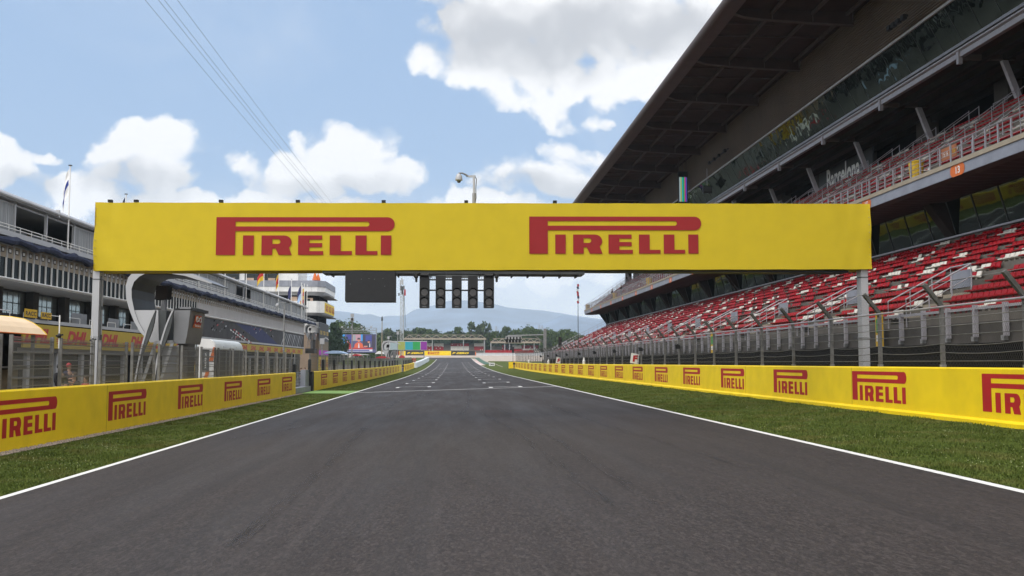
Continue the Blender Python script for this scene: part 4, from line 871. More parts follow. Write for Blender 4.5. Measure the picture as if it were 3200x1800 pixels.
while y < PY1 - 1:
    ye = min(y + 5.6, PY1)
    MB().box(PX + .25, PX + .45, y - .09, y + .09, 11.1, 13.65, 'lite').build('window_post', pb)
    if not any(a < (y + ye) / 2 < b for a, b in dark_bays):
        cm = MB(); yy = y + .12; i_ = 0
        while yy < ye - .15:
            cm.add([(PX + .3 + .06 * (i_ % 2), yy, 11.2), (PX + .3 + .06 * ((i_ + 1) % 2), yy + .22, 11.2), (PX + .3 + .06 * ((i_ + 1) % 2), yy + .22, 13.4), (PX + .3 + .06 * (i_ % 2), yy, 13.4)], [(0, 1, 2, 3)], 'sheet'); yy += .22; i_ += 1
        cm.build('curtain', pb)
    else:
        w = MB(); w.box(PX - .9, PX - .85, y + .5, ye - .5, 11.2, 12.1, 'steeld'); w.box(PX - 2, PX - 1.95, y + 2, y + 2.9, 11.9, 12.2, 'ybin'); w.build('interior', pb)
    y = ye
m = MB(); m.box(PX - 1, PX + .65, PY0, PY1, 11.02, 11.4, 'lite'); m.build('upper_deck', pb)
m = MB()
for k in range(int((PY1 - PY0) / 1.9)): y = PY0 + k * 1.9; m.box(PX + .58, PX + .63, y, y + .06, 11.4, 11.82, 'white')
for z in (11.82, 11.6): m.tube([(PX + .6, PY0, z), (PX + .6, PY1 + 18, z)], .035, 'white', 6)
m.box(PX - .2, PX + .65, PY1, PY1 + 18, 11.02, 11.3, 'lite'); m.build('deck_rail', pb)
m = MB(); pts = []; rr = []
for k in range(240):
    y = PY0 + (PY1 + 16 - PY0) * k / 239; pts.append((PX + .62 + .05 * math.sin(k * 1.7), y, 10.74 + .09 * math.sin(k * .9) + .05 * math.sin(k * 2.3))); rr.append(.27 + .05 * math.sin(k * 1.3))
m.tube(pts, rr, 'bnavy', 8); m.build('rolled_awning', pb)
m = MB(); m.box(PX - 1, PX + .05, PY0, PY1, 9.62, 11.0, 'cream')
k = 0; y = PY0
while y < PY1:
    m.box(PX + .05, PX + .16, y, y + .10, 9.62, 10.5, 'wpan'); m.box(PX + .05, PX + .09, y + .32, y + .82, 9.95, 10.3, 'cdark'); m.box(PX + .09, PX + .11, y + .42, y + .72, 10.02, 10.24, 'white'); y += 1.15
m.box(PX + .05, PX + .22, PY0, PY1, 10.48, 10.56, 'lite')
m.build('bracket_band', pb)
m = MB(); m.box(PX - .5, PX + .02, PY0, 126, 8.2, 9.62, 'glass')
m.build('window_strip', pb)
y = PY0
while y < 126: MB().box(PX + .02, PX + .12, y, y + .10, 8.2, 9.62, 'white').build('mullion', pb); y += 1.15
m = MB(); m.box(PX - .5, PX + .06, 126, PY1, 8.2, 9.62, 'wpan'); y = 126
while y < PY1: m.box(PX + .06, PX + .12, y, y + .07, 8.2, 9.62, 'wpan'); y += .55
m.build('ribbed_panel', pb)
m = MB(); m.box(PX - 3.6, PX + .16, PY0, PY1, 7.98, 8.2, 'white'); m.tube([(PX + .2, PY0, 8.12), (PX + .2, PY1, 8.12)], .08, 'white', 6); m.build('canopy_edge', pb)
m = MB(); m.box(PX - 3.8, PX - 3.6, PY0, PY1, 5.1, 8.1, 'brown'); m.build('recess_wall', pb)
k = 0
for yc in [81.5 + 6.7 * k for k in range(-5, 7)]:
    yc -= 6; w = MB(); w.box(PX - 3.6, PX - 3.5, yc - 2.2, yc + 2.2, 5.5, 7.95, 'black'); wf = w.build('window', pb)
    g_ = MB()
    for a in (-2.0, -1.0, .05, 1.1):
        for z in (6.05, 6.95): g_.box(PX - 3.5, PX - 3.47, yc + a, yc + a + .86, z, z + .82, 'glassB')
    g_.build('pane', pb)
    MB().box(PX - 3.5, PX - 2.9, yc + 2.5, yc + 3.6, 5.2, 7.98, 'cdark').build('pier', pb)
m = MB(); m.box(PX - 3.6, PX + .1, PY0, PY1, 5.15, 5.42, 'lite'); m.build('balcony_slab', pb)
for k in range(16):
    y = PY0 + 4 + k * 4.5
    if y > 120: break
    m = MB(); m.tube([(PX, y, 5.4), (PX, y, 5.85), (PX, y + 2.2, 5.85), (PX, y + 2.2, 5.4)], .035, 'white', 6); m.build('balcony_rail', pb)
m = MB()
for (ya, yb, h) in ((86, 89.5, .62), (95, 98, .55), (101.5, 106, .5), (112, 116, .6)): m.box(PX - .3, PX - .25, ya, yb, 5.42, 5.42 + h + .3, 'steel')
m.build('balcony_screen', pb)
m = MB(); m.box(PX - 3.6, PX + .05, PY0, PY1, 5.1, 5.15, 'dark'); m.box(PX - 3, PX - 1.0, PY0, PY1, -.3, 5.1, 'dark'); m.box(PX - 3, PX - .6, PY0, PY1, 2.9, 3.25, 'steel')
y = PY0
while y < PY1: m.box(PX - 1.0, PX - .7, y, y + .5, -.3, 3.2, 'lite'); m.box(PX - 1.0, PX - .9, y + 1.1, y + 1.18, -.3, 3.2, 'steel'); y += 5.6
m.build('garage_front', pb)
m = MB(); m.box(PX - .1, PX + .06, 76, 121.8, 3.24, 5.06, 'dhly')
for ys_ in [75.9 + 8.1 * k for k in range(6)]:
    write(m, 'DHL', (PX + .075, ys_ + .2, 3.62), (0, 1, 0), (0, 0, 1), 4.7, 1.12, 'dhlr', .05, .35)
    for q in range(3): m.box(PX + .06, PX + .07, ys_ - 1.7 - .12 * q, ys_ + .2 - .12 * q, 3.62 + .17 * q, 3.70 + .17 * q, 'dhlr')
m.build('sponsor_band', pb)
m = MB(); m.box(PX - .05, PX + .1, 150, 212.5, 3.85, 5.02, 'dhly')
for q in range(9): write(m, 'DHL', (PX + .115, 152 + 6.7 * q, 4.1), (0, 1, 0), (0, 0, 1), 4.2, .7, 'dhlr', .05, .35)
m.build('sponsor_band', pb)
m = MB(); m.box(PX - .1, PX + .04, 121.8, PY1, 5.05, 7.97, 'mural')
def mp(poly, c, d=.05): m.add([(PX + d, a, b_) for a, b_ in poly], [tuple(range(len(poly)))], c)
mp([(147, 7.95), (166, 7.95), (186, 5.07), (170, 5.07)], 'muralb')
rs = np.random.RandomState(4)
for (cy, cz, n, w) in ((137, 7.0, 16, 4.5), (160, 7.3, 10, 3), (172, 7.2, 22, 6.5), (150, 5.8, 18, 5)):
    for q in range(n):
        a, b_ = cy + rs.uniform(-w, w), cz + rs.uniform(-.75, .75); r1 = rs.uniform(.2, .8); c = rs.choice(['lite', 'dhlr', 'steel', 'dark', 'steel', 'dark', 'steeld']); mp([(a, b_), (a + r1, b_ + .08), (a + r1 * 1.2, b_ + .3), (a + .1, b_ + .24)], c, .055 + .002 * q)
for q in range(9): a = 144 + 1.5 * q; mp([(a, 6.9 - .2 * q), (a + .8, 6.9 - .2 * q), (a + 1.3, 6.65 - .2 * q), (a + .5, 6.65 - .2 * q)], 'white', .10); mp([(a + 2.2, 7.0 - .2 * q), (a + 3.0, 7.0 - .2 * q), (a + 3.4, 6.75 - .2 * q), (a + 2.6, 6.75 - .2 * q)], 'white' if q % 2 else 'dhlr', .102)
for q in range(12): a = 186 + 2.1 * q; mp([(a, 5.2), (a + .5, 5.2), (a + 5 - .1 * q, 7.7), (a + 3.9 - .1 * q, 7.7)], 'steel' if q % 3 else 'lite', .06 + .002 * q)
m.build('racing_mural', pb)
a = atX(30, 975, PX + .3)
for i, (ya, w_) in enumerate(((75.6, 2.2), (78.6, 1.9))):
    m = MB(); m.box(0, .06, 0, w_, 0, .62 - .1 * i, 'ygold'); write(m, 'RACC', (.065, .15, .12), (0, 1, 0), (0, 0, 1), w_ - .3, .34, 'black', .03)
    o = m.build('advertising_board', loc=(PX + .2, ya, 5.5)); tag(o, 'small yellow board with black lettering on the pit balcony, %s' % ('the left one' if i == 0 else 'the right one'), 'advertising board', 'yellow boards on the pit balcony')
# ================================================================== CONTROL TOWER
tw = thing('control_tower', 'white multi-storey race control tower with overhanging floors beyond the pit building', 'building', (-40, 240, .3))
TX, TYa, TYb = -29.4, 226.0, 245.5; TL = -64
def ring(z0, z1, o0, o1, mname, name, parent=tw, xs=TL, ch=1.6):
    m = MB(); P0 = [(xs, TYa - o0), (TX - ch + o0, TYa - o0), (TX + o0, TYa + ch - o0), (TX + o0, TYb + o0), (xs, TYb + o0)]; P1 = [(xs, TYa - o1), (TX - ch + o1, TYa - o1), (TX + o1, TYa + ch - o1), (TX + o1, TYb + o1), (xs, TYb + o1)]
    v = [(a, b, z0) for a, b in P0] + [(a, b, z1) for a, b in P1]; n = 5; m.add(v, [(i, (i + 1) % n, (i + 1) % n + n, i + n) for i in range(n)] + [(4, 3, 2, 1, 0), (5, 6, 7, 8, 9)], mname); return m.build(name, parent)
ring(19.2, 20.6, .25, .25, 'fascia', 'roof_parapet'); ring(18.1, 19.2, .15, .15, 'white', 'floor_band'); ring(17.35, 18.1, -.6, .15, 'lite', 'sloping_soffit')
ring(16.0, 17.35, -1.4, -1.4, 'dark', 'window_band'); ring(13.4, 16.0, .0, .0, 'white', 'floor_band'); ring(12.85, 13.4, -.8, .0, 'lite', 'sloping_soffit')
ring(11.35, 12.85, -1.6, -1.6, 'dark', 'window_band'); ring(8.9, 11.35, -1.2, -1.2, 'white', 'floor_band'); ring(.0, 8.9, -1.4, -1.4, 'penh', 'base_wall')
m = MB(); yb_ = TYa + 1.35
for x in (-58, -55.2, -52, -49, -46.5, -43, -37, -34.0): m.box(x, x + 2.0, yb_, yb_ + .05, 16.1, 16.75 + .3 * (int(x) % 2), 'winlit')
for x in np.arange(-60, -32, 3.2): m.box(x, x + .12, yb_ - .03, yb_ + .02, 16.0, 17.35, 'steeld')
m.box(-34.5, -32.6, yb_ - .05, yb_ - .01, 16.1, 16.6, 'black'); m.build('lit_windows', tw)
m = MB()
for x in np.arange(TL, TX, 2.4): m.box(x, x + .05, TYa - .03, TYa + .01, 13.4, 15.98, 'lite'); m.box(x + .6, x + .65, TYa - .19, TYa - .14, 18.1, 19.2, 'lite'); m.box(x + .3, x + .34, TYa - .29, TYa - .24, 19.2, 20.58, 'steel')
for y in np.arange(TYa + 2, TYb, 2.2): m.box(TX - .01, TX + .03, y, y + .05, 13.4, 15.98, 'lite'); m.box(TX + .24, TX + .28, y, y + .05, 19.2, 20.58, 'steel')
m.build('panel_joint', tw)
m = MB(); 
for k in range(12): y = TYa + 2 + k * 1.5; m.bar((TX - 1.4, y, 17.3), (TX + .9, y, 17.25), .06, .1, 'lite'); m.bar((TX - 1.4, y, 12.8), (TX + .7, y, 12.7), .06, .1, 'lite')
m.add([(TX - 1.2, TYa + 1, 17.36), (TX + 1.0, TYa + 1.6, 17.30), (TX + 1.0, TYb, 17.30), (TX - 1.2, TYb, 17.36)], [(0, 1, 2, 3)], 'lite'); m.add([(TX - 1.2, TYa + 1, 12.86), (TX + .8, TYa + 1.6, 12.80), (TX + .8, TYb, 12.80), (TX - 1.2, TYb, 12.86)], [(0, 1, 2, 3)], 'lite'); m.build('sun_louvre', tw)
m = MB(); m.box(-62, -35.5, TYa + 2, TYb - 4, 20.6, 24.5, 'white'); m.build('penthouse', tw)
for (xa, xb) in ((-56.4, -48.7), (-47.4, -39.9)):
    m = MB(); m.box(xa, xb, TYa + 1.9, TYa + 2.0, 20.7, 23.3, 'glass')
    for q in range(4): m.box(xa + (xb - xa) * q / 3 - .05, xa + (xb - xa) * q / 3 + .05, TYa + 1.86, TYa + 1.92, 20.7, 23.3, 'steeld')
    for q in range(3): m.box(xa + .4 + 2.4 * q, xa + 2.0 + 2.4 * q, TYa + 1.86, TYa + 1.9, 20.75, 21.3, 'winlit')
    m.build('penthouse_window', tw); MB().add([(xa - .1, TYa + 1.95, 23.4), (xb + .1, TYa + 1.95, 23.4), (xb + .1, TYa + 1.0, 22.95), (xa - .1, TYa + 1.0, 22.95)], [(0, 1, 2, 3)], 'awn').build('awning', tw)
m = MB(); m.add([(-36, TYa + 1.9, 23.4), (-33.4, TYa + 4.5, 23.3), (-33.2, TYa + 4.0, 22.7), (-36, TYa + 1.1, 22.9)], [(0, 1, 2, 3)], 'awn'); m.build('awning', tw)
m = MB(); m.tube([(-35, TYa + .4, 21.5), (TX - 2.5, TYa + .4, 21.5)], .03, 'rail', 5)
for x in np.arange(-35, -31, .8): m.tube([(x, TYa + .4, 20.6), (x, TYa + .4, 21.5)], .025, 'rail', 5)
m.build('terrace_rail', tw)
m = MB(); m.box(TX - 1.2, TX - 1.12, TYa + 1.5, TYb - 1, 7.1, 11.3, 'black')
m.box(TX - 1.12, TX - 1.06, TYa + 1.6, TYb - 1.2, 3.9, 5.0, 'purple')
for q in range(3): write(m, 'P ZERO', (TX - 1.10, TYa + 2.8 + 5.6 * q, 8.6), (0, 1, 0), (0, 0, 1), 4.2, .9, 'ybin', .03)
m.box(TX - 1.2, TX - 1.1, TYa + 1.4, TYb - 1, 3.6, 7.1, 'khaki'); m.box(TX - 1.2, TX - 1.05, TYa + 1.2, TYb - .8, .4, 3.6, 'yellow')
for q in range(3): logo(m, (TX - 1.03, TYa + 3 + 5.4 * q, 1.2), (0, 1, 0), (0, 0, 1), 4.2, 1.5)
m.build('side_banner', tw)
m = MB(); m.box(TX + .02, TX + .08, TYa + 1.7, TYb + .02, 13.45, 15.75, 'yellow')
for q in range(3): logo(m, (TX + .10, TYa + 3.2 + 5.9 * q, 13.9), (0, 1, 0), (0, 0, 1), 4.4, 1.35)
m.build('sponsor_banner', tw)
for i, px in enumerate((984, 993)):
    a = atY(px, 873, TYa + 1); m = MB(); m.lathe([(.62 - .12 * i, 0), (.52, .4), (.25, 1.4 - .3 * i), (.05, 2.0 - .4 * i), (.01, 2.05 - .4 * i)], 'orange', (0, 0, 0), 8); m.tube([(0, 0, -.2), (0, 0, .1)], .04, 'steel', 5)
    o = m.build('closed_parasol', loc=(a[0], TYa + 1 + i * .5, 20.75)); tag(o, 'folded orange-red parasol on the tower terrace, the %s one' % ('taller left' if i == 0 else 'shorter right'), 'parasol', 'folded parasols on the tower terrace')
# ================================================================== FLAG POLES
def flag(mb, cols, w, h, z, lean):
    """a limp flag: stripes follow a sagging cloth"""
    n = 10; bands = len(cols)
    for bi, c in enumerate(cols):
        v = []
        for i in range(n + 1):
            s = i / n; x = -s * w; y = .10 * math.sin(s * 9) * s; sag = s * s * lean
            for e in (bi, bi + 1): v.append((x, y + .05 * math.sin(e * 2.2), z - h * e / bands - sag))
        mb.add(v, [(2 * i, 2 * i + 1, 2 * i + 3, 2 * i + 2) for i in range(n)], c)
FL = [['white', 'white', 'blue', 'white', 'white'], ['navyc', 'navyc'], None, ['white', 'red'], None, None, ['black', 'red', 'ybin'], ['ybin', 'red', 'red', 'ybin'], ['muralb', 'muralb'], ['ybin', 'ybin']]
NMF = ['white and blue', 'dark navy', None, 'white and red', None, None, 'black, red and gold striped', 'yellow and red striped', 'plain deep blue', 'yellow']
for k in range(10):
    y = 82.0 + 13.85 * k; t = thing('flagpole', 'white flagpole on the pit building deck, %s from the left' % ordn(k), 'flagpole', (PX + .75, y, 11.2), 'flagpoles along the pit building'); m = MB()
    m.tube([(0, 0, 0), (0, 0, 6.9)], [.075, .05], 'white', 8); m.lathe([(.16, 6.9), (.16, 6.96)], 'steeld', (0, 0, 0), 8); po = m.build('pole', None); po.parent = t
    if FL[k]:
        f_ = MB(); zt = 6.6 if k != 8 else 5.6
        flag(f_, FL[k], 1.0 if k in (6,) else (.42 if k not in (8, 9) else .55), 2.2, zt, 1.0 if k > 5 else 1.9); fo = f_.build('flag'); fo.parent = None; fo.location = (PX + .66, y, 11.2); tag(fo, NMF[k] + ' flag hanging limp from a pole above the pit building', 'flag', 'flags above the pit building')
for k, (dx, cl, nm) in enumerate(((0, ['muralb', 'sblue'], 'blue'), (.9, ['ybin', 'red', 'ybin', 'red'], 'red and yellow striped'), (1.8, ['black', 'black'], 'black'))):
    y = 205.5 + 2.6 * k; t = thing('flagpole', 'flagpole in the tight cluster at the end of the pit building, %s' % ordn(k), 'flagpole', (PX + .75 + dx * .2, y, 11.2), 'flagpoles along the pit building'); m = MB(); m.tube([(0, 0, 0), (0, 0, 7.3)], [.08, .06], 'white', 8); po = m.build('pole'); po.parent = t
    f_ = MB(); flag(f_, cl, .75, 3.0, 6.6 - .3 * k, 1.6); fo = f_.build('flag'); fo.location = (PX + .66 + dx * .2, y, 11.2); tag(fo, nm + ' flag in the tight cluster of poles beside the tower', 'flag', 'flags above the pit building')
m = MB(); a = atX(750, 628, PX); m.tube([(0, 0, 0), (0, 0, 9)], [.03, .015], 'steeld', 5); o = m.build('antenna', loc=(PX - 3, a[1], 14.2)); tag(o, 'thin antenna rising behind the gantry banner left of centre', 'antenna')
# ================================================================== PODIUM ARCHES
def arch(root, Y=48.0, detail=True):
    """C-shaped steel canopy: a profile in X-Z swept along Y. World coordinates for the near one"""
    k = Y / 3111.0; D = 3.6
    def q(x, y): X, Z = 300 + x / 3.6225, 820 + y / 3.6225; a = atY(X, Z, Y); return (a[0], a[2])
    outer = [q(*p) for p in ((1310, 232), (1180, 165), (1000, 95), (800, 40), (640, 30), (520, 60), (430, 100), (365, 170), (335, 270), (340, 400), (375, 530), (430, 670), (500, 790), (572, 862))]
    inner = [q(*p) for p in ((1310, 245), (1160, 200), (1000, 150), (830, 125), (680, 110), (570, 120), (490, 160), (430, 220), (402, 300), (404, 400), (430, 530), (478, 670), (540, 780), (600, 850))]
    n = len(outer); v = [(a, Y, b) for a, b in outer] + [(a, Y, b) for a, b in inner] + [(a, Y + D, b) for a, b in outer] + [(a, Y + D, b) for a, b in inner]; m = MB()
    f = [(i, i + 1, n + i + 1, n + i) for i in range(n - 1)]; m.add(v, f, 'lite'); o = 0
    m.add(v, [(2 * n + i + 1, 2 * n + i, 3 * n + i, 3 * n + i + 1) for i in range(n - 1)] + [(i, 2 * n + i, 2 * n + i + 1, i + 1) for i in range(n - 1)], 'steel'); m.add(v, [(n + i, n + i + 1, 3 * n + i + 1, 3 * n + i) for i in range(n - 1)] + [(0, n, 3 * n, 2 * n), (n - 1, 3 * n - 1, 4 * n - 1, 2 * n - 1)], 'steeld'); m.build('canopy', root)
    pb_ = [q(*p) for p in ((430, 540), (700, 540), (706, 905), (612, 905), (560, 850), (478, 670))]; MB().ext(pb_, 'y', Y + .05, Y + .35, 'lite').build('end_panel', root)
    pb_ = [q(*p) for p in ((706, 540), (790, 545), (775, 890), (706, 900))]; MB().ext(pb_, 'y', Y + .1, Y + 1.6, 'steeld').build('inner_wall', root)
    bx = [q(*p) for p in ((570, 235), (705, 232), (690, 385), (550, 395))]; MB().ext(bx, 'y', Y + 1.6, Y + 2.4, 'brown').build('speaker_box', root)
    bx = [q(*p) for p in ((620, 400), (650, 400), (660, 545), (600, 545))]; MB().ext(bx, 'y', Y + 1.8, Y + 2.1, 'steel').build('speaker_stem', root)
    # cabin with curved side
    cb = [q(*p) for p in ((890, 545), (1075, 540), (1062, 640), (1050, 740), (1035, 830), (1015, 920), (885, 918))]; c2 = Y + 2.7
    sh = atY(300 + 1232 / 3.6225, 980, c2); m = MB(); n = len(cb); fr = [(a, Y - .1, b) for a, b in cb]; bk = []
    off = [sh[0] - cb[1][0]] * n
    bk = [(a + (0 if i in (0, n - 1) else 0), c2, b) for i, (a, b) in enumerate(cb)]
    m.add(fr + bk, [tuple(range(n - 1, -1, -1)), tuple(range(n, 2 * n))] + [(i, (i + 1) % n, (i + 1) % n + n, i + n) for i in range(n)], 'steel'); m.build('cabin', root)
    if detail:
        m = MB(); a1 = cb[2]; w_ = [(cb[1], .15), (cb[2], .5), (cb[3], .9)]
        ya, yb = Y + .5, Y + 2.0
        P_ = lambda s, y_: (cb[1][0] + (cb[4][0] - cb[1][0]) * s + .012 + .045 * math.sin(PI * s), y_, cb[1][1] + (cb[4][1] - cb[1][1]) * s)
        m.add([P_(.18, ya + .3), P_(.18, yb), P_(.66, yb), P_(.66, ya), P_(.42, ya + .2)], [(0, 1, 2, 3, 4)], 'orange'); m.add([P_(.16, ya + .5), P_(.16, yb + .02), P_(.5, yb + .02), P_(.5, ya + .15)], [(0, 1, 2, 3)], 'red'); 
        lp = [P_(.2 + .13 * (1 + .8 * math.sin(2 * u)), ya + .9 + .45 * math.cos(u)) for u in np.linspace(0, 6.2, 20)]; lp = [(a + .03, b, c) for a, b, c in lp]; m.tube(lp, .03, 'white', 4, False)
        write(m, 'Barcelona', (P_(.62, ya + .6)[0] + .03, ya + .35, P_(.62, 0)[2]), (0, 1, 0), (0, 0, 1), 1.1, .12, 'white'); m.build('circuit_emblem', root)
    m = MB(); a = q(860, 548); b = q(1110, 520); m.box(a[0], b[0], Y + .3, Y + 2.8, a[1], b[1] + .02, 'black'); m.box(a[0] + .3, b[0] - .2, Y + .2, Y + 2.6, a[1] + .1, b[1] + .08, 'steel'); m.build('roof_vent', root)
    for (top, mid, bot, t2) in (((700, 548), (585, 800), (478, 1345), None), ((902, 548), (772, 850), (692, 1345), None)):
        m = MB(); pts = []; pin = []
        for i in range(15):
            s = i / 14; x = (1 - s) ** 2 * top[0] + 2 * s * (1 - s) * mid[0] * .97 + s * s * bot[0]; y = (1 - s) ** 2 * top[1] + 2 * s * (1 - s) * mid[1] + s * s * bot[1]; wd = 6 + 66 * math.sin(PI * min(1, s * 1.15 + .02)) ** 1.3 * (1 - s) ** .6
            pts.append(q(x - 2, y)); pin.append(q(x + wd, y + 4))
        n = 15; v = [(a, Y - .45, b) for a, b in pts] + [(a, Y - .45, b) for a, b in pin] + [(a, Y - .30, b) for a, b in pts] + [(a, Y - .30, b) for a, b in pin]
        m.add(v, [(i, i + 1, n + i + 1, n + i) for i in range(n - 1)] + [(2 * n + i + 1, 2 * n + i, 3 * n + i, 3 * n + i + 1) for i in range(n - 1)] + [(n + i, n + i + 1, 3 * n + i + 1, 3 * n + i) for i in range(n - 1)], 'steeld'); m.add(v, [(i, 2 * n + i, 2 * n + i + 1, i + 1) for i in range(n - 1)], 'lite')
        for i in range(n - 1): a, b = pts[i], pts[i + 1]; m.bar((a[0], Y - .46, a[1]), (b[0], Y - .46, b[1]), .03, .07, 'lite')
        m.build('fin_strut', root)
    m = MB()
    for (p0, p1) in (((692, 900), (548, 1345)), ((882, 898), (750, 1335)), ((690, 905), (885, 900))): a, b = q(*p0), q(*p1); m.bar((a[0], Y - .2, a[1]), (b[0], Y - .2, b[1]), .09, .14, 'gal')
    m.build('brace', root)
    a, b = q(905, 920), q(1190, 1345); m = MB(); m.box(a[0], a[0] + (b[0] - a[0]) * .4, Y + .3, Y + 1.6, -.2, a[1], 'cdark'); m.box(a[0] - .8, a[0] + .1, Y + .6, Y + 3.0, -.2, a[1] - .1, 'steel'); m.box(b[0] - .35, b[0] - .30, Y + .2, Y + .26, -.1, a[1], 'steeld'); m.build('lower_wall', root)
    a = q(480, 1345); b = q(885, 1345); MB().box(a[0] - .4, b[0] + .6, Y - .6, Y + 4, -.25, .9, 'cdark').build('plinth', root)
ar = thing('pit_wall_canopy', 'large C-shaped grey steel canopy with a cabin on fin legs behind the left fence', 'canopy', (-14, 49, -.2)); arch(ar)
# the same kind of canopy far away
ar2 = dup(ar, (0, 0, 0), 'distant C-shaped steel canopy at the far end of the pit wall')
def place_far(r, px, py_, Y, scl=1.0):
    a = atY(px, py_, Y); r.location = (a[0], Y, a[2]); r.scale = (scl,) * 3
place_far(ar2, 1228, 1120, 215, 1.0); ar2.location[2] = gz(-14, 215) - .1; ar2.location[0] = -13.9
ar3 = dup(ar, (0, 0, 0), 'second canopy with curved white fins at the end of the pit building below the tower'); place_far(ar3, 845, 1100, 205); ar3.location = (-31.0, 217.6, 4.2); ar3.scale = (.75, .8, .9)
# ================================================================== PIT WALL STAND WITH PEACH AWNING
t = thing('pit_stand', 'peach awning over a dark pit wall stand at the far left edge', 'pit stand', (-13.3, 27, -.2)); pr = [(-12.42, 2.95), (-12.60, 3.14), (-12.82, 3.30), (-13.1, 3.43), (-13.5, 3.50), (-14.2, 3.55), (-15.4, 3.5)]
v = [(a, y, b) for y in (18.0, 31.2) for a, b in pr]; n = len(pr); m = MB(); m.add(v, [(i, i + 1, n + i + 1, n + i) for i in range(n - 1)], 'peach'); m.add([(a, y, b - .03) for y in (18.0, 31.2) for a, b in pr], [(i, i + 1, n + i + 1, n + i) for i in range(n - 1)], 'peach')
m.tube([(a, 31.2, b) for a, b in pr], .022, 'ybin', 6); m.tube([(-12.42, 18, 2.94), (-12.42, 31.2, 2.94)], .02, 'orange', 6); m.build('awning', t)
m = MB(); m.box(-15.2, -13.2, 18, 31.0, -.2, 2.6, 'dark'); m.box(-13.2, -13.15, 18, 31.0, .4, 1.9, 'khaki'); m.box(-13.6, -12.9, 18, 31, 1.95, 2.0, 'steel')
for y in (20, 24, 28, 30.9): m.box(-12.75, -12.66, y - .05, y + .05, -.2, 3.1, 'post')
m.build('counter', t)
m = MB(); m.box(0, .02, 0, .35, 0, .14, 'muralb')
for i, (y, xt_) in enumerate(((31.25, .0), (34.9, -.14))):
    p = MB(); p.tube([(0, 0, -.4), (0, 0, 0), (.0, xt_, .62)], [.02, .02, .018], 'white', 6); p.lathe([(.05, -.08), (.07, .0), (.03, .06)], 'black', (0, 0, 0), 8); p.bar((-.1, 0, -.02), (.12, 0, .02), .03, .05, 'black')
    a = atX((185, 290)[i], (1048, 1062)[i], -12.1); o = p.build('radio_antenna', loc=a); tag(o, 'white rod antenna clamped to the fence, ' + ('the upright left one' if i == 0 else 'the leaning right one near the gantry post'), 'antenna', 'rod antennas on the left fence')
# white rounded pod
t = thing('service_pod', 'white pod with curved silver roof and orange stripe behind the left fence', 'cabin', (-15.8, 68, 0)); x0p, x1p = -16.25, -15.2
pr = [(x0p, -.1), (x1p, -.1), (x1p, 2.9)] + [(x1p - .45 + .45 * math.cos(R(q)), 3.0 + .62 * math.sin(R(q))) for q in (0, 25, 50, 75, 90)] + [(x0p, 3.66)]
MB().ext(pr, 'y', 64.5, 64.9, 'white').build('front', t)
pr2 = [(x1p + .0, 2.95)] + [(x1p - .45 + .47 * math.cos(R(q)), 3.0 + .62 * math.sin(R(q))) for q in (0, 15, 30, 45, 60, 75, 90)] + [(x0p - 1, 3.64), (x0p - 1, 2.95)]
mm = MB(); mm.ext(pr2, 'y', 64.9, 72.8, 'tyrew'); 
for q in range(1, 4): mm.box(x1p - .44, x1p + .03, 64.9 + 1.9 * q, 64.94 + 1.9 * q, 3.0, 3.2, 'lite')
mm.build('roof', t); m = MB(); m.box(x0p, x1p, 64.9, 72.6, -.1, 2.95, 'steeld'); m.box(x1p, x1p + .03, 65, 72.5, .1, 2.9, 'black')
for q in range(4): m.box(x1p + .03, x1p + .08, 65.3 + 2 * q, 65.5 + 2 * q, .1, 2.9, 'steel')
m.build('body', t)
m = MB(); m.box(-16.0, -15.55, 64.47, 64.5, 1.6, 2.95, 'steeld'); write(m, 'SAGRERA', (-15.72, 64.46, 1.75), (0, 0, 1), (-1, 0, 0), 1.0, .10, 'white'); m.build('name_panel', t)
m = MB(); m.add([(-15.56, 64.45, 2.2), (-15.30, 64.45, 2.2), (-15.18, 64.45, 3.1), (-15.30, 64.45, 3.1)], [(0, 1, 2, 3)], 'orange'); m.add([(-16.2, 64.44, .0), (-15.95, 64.44, .0), (-15.5, 64.44, 1.6), (-15.72, 64.44, 1.6)], [(0, 1, 2, 3)], 'orange'); m.build('stripe', t)
# ================================================================== GATE IN THE GAP
t = thing('service_gate', 'blue-grey steel gate and ramp filling the opening in the left wall', 'gate', (-12.2, 79, -.2)); g0 = gz(-12, 79)
m = MB()
for z in (.35, .6, .85, 1.1, 1.35, 1.55): m.tube([(-12.4, 74.6, g0 + z), (-12.4, 82.6, g0 + z)], .03, 'fascia', 6)
for y in np.arange(74.6, 82.7, .8): m.tube([(-12.4, y, g0), (-12.4, y, g0 + 1.58)], .035, 'fascia', 6)
m.build('gate_leaf', t); m = MB(); m.box(-12.35, -11.75, 74.4, 83.3, g0 - .1, g0 + .42, 'fascia'); m.build('ramp', t); m = MB(); m.box(-12.3, -11.9, 81.0, 83.0, g0 - .1, g0 + 1.75, 'fascia'); m.box(-12.4, -11.62, 83.1, 83.9, g0 - .1, g0 + 1.6, 'black'); m.build('gate_post', t)
m = MB(); m.box(0, .08, 0, 2.5, 0, 3.05, 'weldp')
M['weldp'] = M['weld']; o = m.build('mesh_screen', loc=(-12.9, 81.5, g0)); tag(o, 'single tall mesh panel standing behind the gate in the left wall', 'fence')
